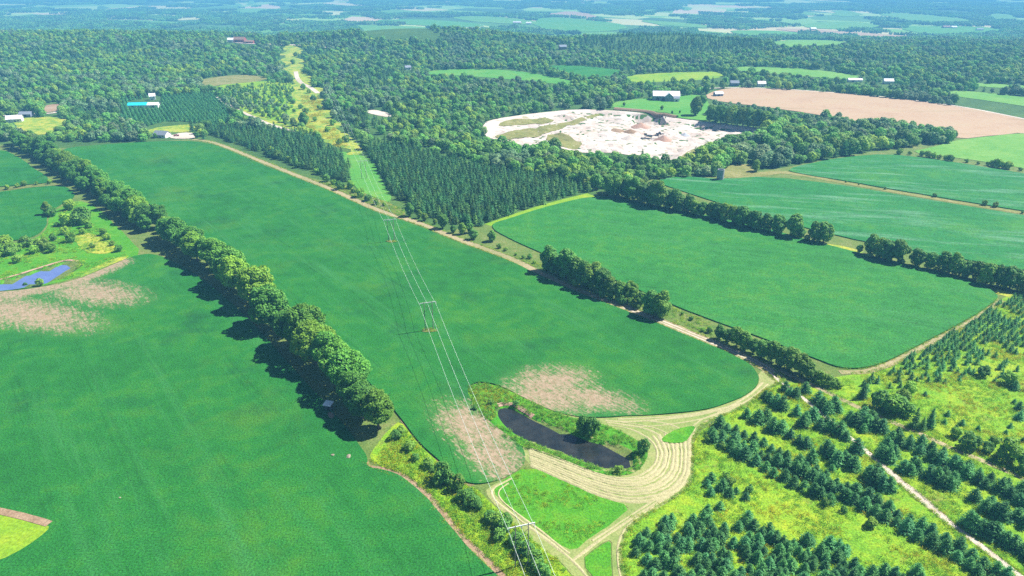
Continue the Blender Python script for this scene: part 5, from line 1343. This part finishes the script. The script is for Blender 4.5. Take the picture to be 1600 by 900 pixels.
# silo stump
p = g1(1125, 281)
t = tag(empty('silo', (p[0], p[1], 0), 0), 'short grey concrete silo beside the streaked right field', 'silo')
n = 28; V = []; F = []
for z, r_ in ((-.3, 2.7), (8.6, 2.7), (8.6, 2.35), (6.5, 2.35)):
    V += [(math.cos(2 * math.pi * k / n) * r_, math.sin(2 * math.pi * k / n) * r_, z) for k in range(n)]
for j in range(3):
    for k in range(n): F.append((j * n + k, j * n + (k + 1) % n, (j + 1) * n + (k + 1) % n, (j + 1) * n + k))
F.append(tuple(3 * n + k for k in range(n)))
MB().add(V, F).build('wall', M['concrete'], t)
for z in range(1, 9):
    ring = [(math.cos(2 * math.pi * k / 20) * 2.74, math.sin(2 * math.pi * k / 20) * 2.74, z) for k in range(21)]
    MB().tube(ring, .06, 4, False).build('hoop', M['pole'], t)
MB().box((-.5, -2.72, 3.6), (.9, .3, 7)).build('chute', M['concrete'], t)
# pickup by the grey roofed house
p = g1(276, 213)
t = tag(empty('pickup_truck', (p[0], p[1], .35), R(8)), 'dark red pickup truck parked in the pale yard', 'truck')
M['car_red'] = plain('red_paint', (.30, .06, .05), .3, .05, 1, 0, .5)
M['tyre'] = plain('tyre', (.03, .03, .03), .9)
MB().box((0, 0, .75), (5.2, 1.9, .55)).box((-1.6, -.88, 1.2), (2.0, .12, .4)).box((-1.6, .88, 1.2), (2.0, .12, .4)).box((-2.55, 0, 1.2), (.1, 1.9, .4)).box((1.75, 0, 1.08), (1.6, 1.8, .22)).build('body', M['car_red'], t)
V = [(-.7,-.88,1.0),(1.1,-.88,1.0),(1.1,.88,1.0),(-.7,.88,1.0),(-.5,-.75,1.8),(.5,-.75,1.8),(.5,.75,1.8),(-.5,.75,1.8)]
MB().add(V, [(4,5,6,7),(0,1,5,4),(1,2,6,5),(2,3,7,6),(3,0,4,7)]).build('cab', M['car_red'], t)
MB().add([(1.06,-.75,1.1),(1.06,.75,1.1),(.56,.68,1.74),(.56,-.68,1.74)], [(0,1,2,3)]).build('windscreen', M['glass'], t)
for sx in (-1.6, 1.6):
    for sy in (-.86, .86): MB().tube([(sx, sy - .12, .36), (sx, sy + .12, .36)], .38, 14).build('wheel', M['tyre'], t)
# field stones left of the hedgerow
for (x, y, s, lab) in ((520, 713, .6, 'pale boulder lying in the left crop field'), (545, 715, .7, 'longer pale boulder right of the other in the left field'), (188, 780, .35, 'small pale stone in the foreground crop'), (150,408,.0,'')):
    if s == 0: continue
    p = g1(x, y); r_ = rg(int(x))
    V = []; F = []; nu, nv = 10, 6
    for j in range(nv + 1):
        for k in range(nu):
            th, ph = math.pi * j / nv, 2 * math.pi * k / nu
            q_ = np.array([math.sin(th) * math.cos(ph) * 1.1, math.sin(th) * math.sin(ph) * (.8 if x < 530 else 1.6), math.cos(th) * .6]) * s * r_.uniform(.82, 1.15)
            V.append(q_)
    for j in range(nv):
        for k in range(nu): F.append((j * nu + k, (j + 1) * nu + k, (j + 1) * nu + (k + 1) % nu, j * nu + (k + 1) % nu))
    o = MB().add(V, F).build('boulder', M['rock']); o.location = (p[0], p[1], .6); tag(o, lab, 'boulder')
# quarry: heaps and screening plant
def heap(px, r0, h, mat, label, seed):
    p = g1(*px); r_ = rg(seed); n, m = 26, 9; V = [(0, 0, h)]; F = []
    prof = [r_.uniform(.85, 1.15) for _ in range(n)]
    for j in range(1, m + 1):
        for k in range(n):
            f = j / m; rr = r0 * f * (prof[k] * .6 + prof[(k + 1) % n] * .4)
            V.append((math.cos(2 * math.pi * k / n) * rr, math.sin(2 * math.pi * k / n) * rr, h * (1 - f) ** 1.1 + r_.uniform(-.15, .15) - (1.5 if j == m else 0)))
    for k in range(n): F.append((0, 1 + k, 1 + (k + 1) % n))
    for j in range(m - 1):
        for k in range(n): F.append((1 + j * n + k, 1 + (j + 1) * n + k, 1 + (j + 1) * n + (k + 1) % n, 1 + j * n + (k + 1) % n))
    o = MB().add(V, F).build('sand_heap', mat, smooth=True); o.location = (p[0], p[1], float(T(p[:1], p[1:])[0])); tag(o, label, 'sand heap', 'sand heaps of the quarry')
heap((1036, 221), 11, 6.5, M['redsand'], 'tall pink sand heap in the middle of the quarry', 1)
heap((1001, 199), 12, 5.5, M['redsand'], 'reddish sand heap below the dark cut of the quarry', 2)
heap((985, 206), 8, 3.0, M['dirt'], 'low brown heap left of the dark cut', 3)
heap((962, 204), 9, 2.4, M['dirt'], 'lowest brown heap, leftmost in the quarry', 4)
heap((984, 217), 9, 3.5, M['sand'], 'white sand heap left of the screening machine', 5)
heap((1070, 212), 7, 3.2, M['concrete'], 'grey stone heap right of the pink heap', 6)
p = g1(1014, 216); t = tag(empty('screening_plant', (p[0], p[1], float(T(p[:1], p[1:])[0])), R(-15)), 'dark screening machine with conveyor in the white quarry', 'machine')
M['steel'] = plain('dark_steel', (.09, .10, .12), .6)
MB().box((0, 0, 2.6), (6, 2.6, 1.6)).build('screen_box', M['steel'], t)
MB().add([(-5.5,-1.6,4.6),(-2.6,-1.6,4.6),(-2.6,1.6,4.6),(-5.5,1.6,4.6),(-4.8,-.8,2.6),(-3.2,-.8,2.6),(-3.2,.8,2.6),(-4.8,.8,2.6)], [(0,1,5,4),(1,2,6,5),(2,3,7,6),(3,0,4,7),(4,5,6,7)]).build('hopper', M['steel'], t)
MB().tube([(2.5, 0, 2.4), (12, 1.5, 6.0)], .45, 4).build('conveyor', M['steel'], t)
for x, y in ((-4, -1), (-4, 1), (2.4, -1), (2.4, 1)): MB().box((x, y, .9), (.35, .35, 2.2)).build('leg', M['steel'], t)
MB().box((9.5, 1.1, 2.2), (.3, .3, 5.0)).build('strut', M['steel'], t)
p = g1(1030, 211); t = tag(empty('wheel_loader', (p[0], p[1], float(T(p[:1], p[1:])[0])), R(20)), 'small dark wheel loader behind the pink sand heap', 'loader')
MB().box((-1.6, 0, 1.7), (3.6, 2.2, 1.3)).build('body', M['steel'], t)
MB().box((.2, 0, 2.7), (1.5, 1.6, 1.7)).build('cab', M['glass'], t)
MB().box((3.0, 0, 1.3), (3.4, .5, .4)).build('arm', M['steel'], t)
MB().add([(4.5,-1.4,.2),(4.5,1.4,.2),(4.5,1.4,1.6),(4.5,-1.4,1.6),(5.8,-1.4,.2),(5.8,1.4,.2)], [(0,1,2,3),(0,4,5,1),(0,3,4),(1,5,2)]).build('bucket', M['steel'], t)
for sx in (-2.0, 1.5):
    for sy in (-1.1, 1.1): MB().tube([(sx, sy - .25, .8), (sx, sy + .25, .8)], .8, 14).build('wheel', M['tyre'], t)
for i, (x, y, s) in enumerate(((478,178,2.2),(470,170,1.8),(492,190,1.6),(500,172,2.0),(512,206,1.8),(490,158,2.4),(486,208,1.6),(530,226,1.8),(541,222,2.2),(474,140,2.4),(458,100,2.6),(462,88,2.6),(520,196,2.0),(483,146,1.8))):
    tree('bush', SHRUB[i % 4], g1(x, y), s, '%s bush counted through the goldenrod of the power line cut' % nth(i), 'bush', 'bushes of the power line cut')
for i, (x, y, s) in enumerate(((1108,190,1.5),(1117,191,1.7),(1126,193,1.9),(1134,193,1.75),(1143,195,1.9),(1152,196,1.8),(1160,197,1.9),(1168,198,2.0),(1177,199,1.8),(1186,200,1.9),(1195,201,1.7),(1204,203,1.6))):
    tree('field_edge_tree', HEDGE[i % 4], g1(x, y), s * .92, '%s tall tree from the left in the dark row between quarry and tan field' % nth(i), 'tree', 'tall dark trees between quarry and tan field')
# trees that stand alone near the barn and quarry
for i, (x, y, s, m, lab) in enumerate(((1086,181,1.95,HEDGE,'big round dark tree in front of the large barn'), (1097,164,1.2,HEDGE,'light round tree right of the barn shed'), (1104,147,1.15,HEDGE,'dark round tree at the corner of the tan field'), (1003,252,.8,SPRUCE,'single dark spruce at the lower edge of the quarry'), (1168,222,.7,SPRUCE,'thin spruce at the right edge of the quarry'),
        (1034,172,.5,HEDGE,'small bush in front of the barn lawn'), (975,166,.45,HEDGE,'small bush at the left end of the barn lawn'), (1050,178,.35,HEDGE,'low bush on the quarry rim below the barn'), (1062,177,.3,HEDGE,'lower bush beside the big round tree'), (1034,140,.45,HEDGE,'small tree behind the roof of the barn'),
        (205,219,1.25,SPRUCE,'tall dark spruce, right of the pair at the top of the middle field'), (193,220,1.3,SPRUCE,'tall dark spruce, left of the pair at the top of the middle field'), (218,218,1.1,SPRUCE,'shorter dark spruce beside the tall pair'), (301,206,1.0,SPRUCE,'dark spruce right of the grey roofed house'), (328,200,.8,HEDGE,'round tree behind the yard of the grey roofed house'),
        (475,196,1.3,HEDGE,'greyish round bush in the power line cut'), (446,196,.5,HEDGE,'small bush beside the gravel road bend'), (308,216,.6,HEDGE,'bush at the right end of the pale yard'), (243,216,.45,HEDGE,'bush at the left corner of the grey roofed house'), (1180,268,.9,HEDGE,'round tree at the right wood edge near the silo'))):
    tree('lone_tree', m[i % len(m)], g1(x, y), s, lab, 'tree', None)

# ------------------------------------------------------------------ haze: a box of pale air round everything
hv = bpy.data.materials.new('haze_air'); hv.use_nodes = True
nt = hv.node_tree; nt.nodes.clear()
out = nt.nodes.new('ShaderNodeOutputMaterial'); pv = nt.nodes.new('ShaderNodeVolumePrincipled')
pv.inputs['Color'].default_value = (.18, .58, 1.0, 1); pv.inputs['Density'].default_value = .00022
nt.links.new(pv.outputs[0], out.inputs['Volume'])
hz = MB().box((0, 0, 30), (27000, 27000, 270)).build('haze', hv)
tag(hz, 'thin blue summer haze lying over the far valley', 'haze', kind='stuff')
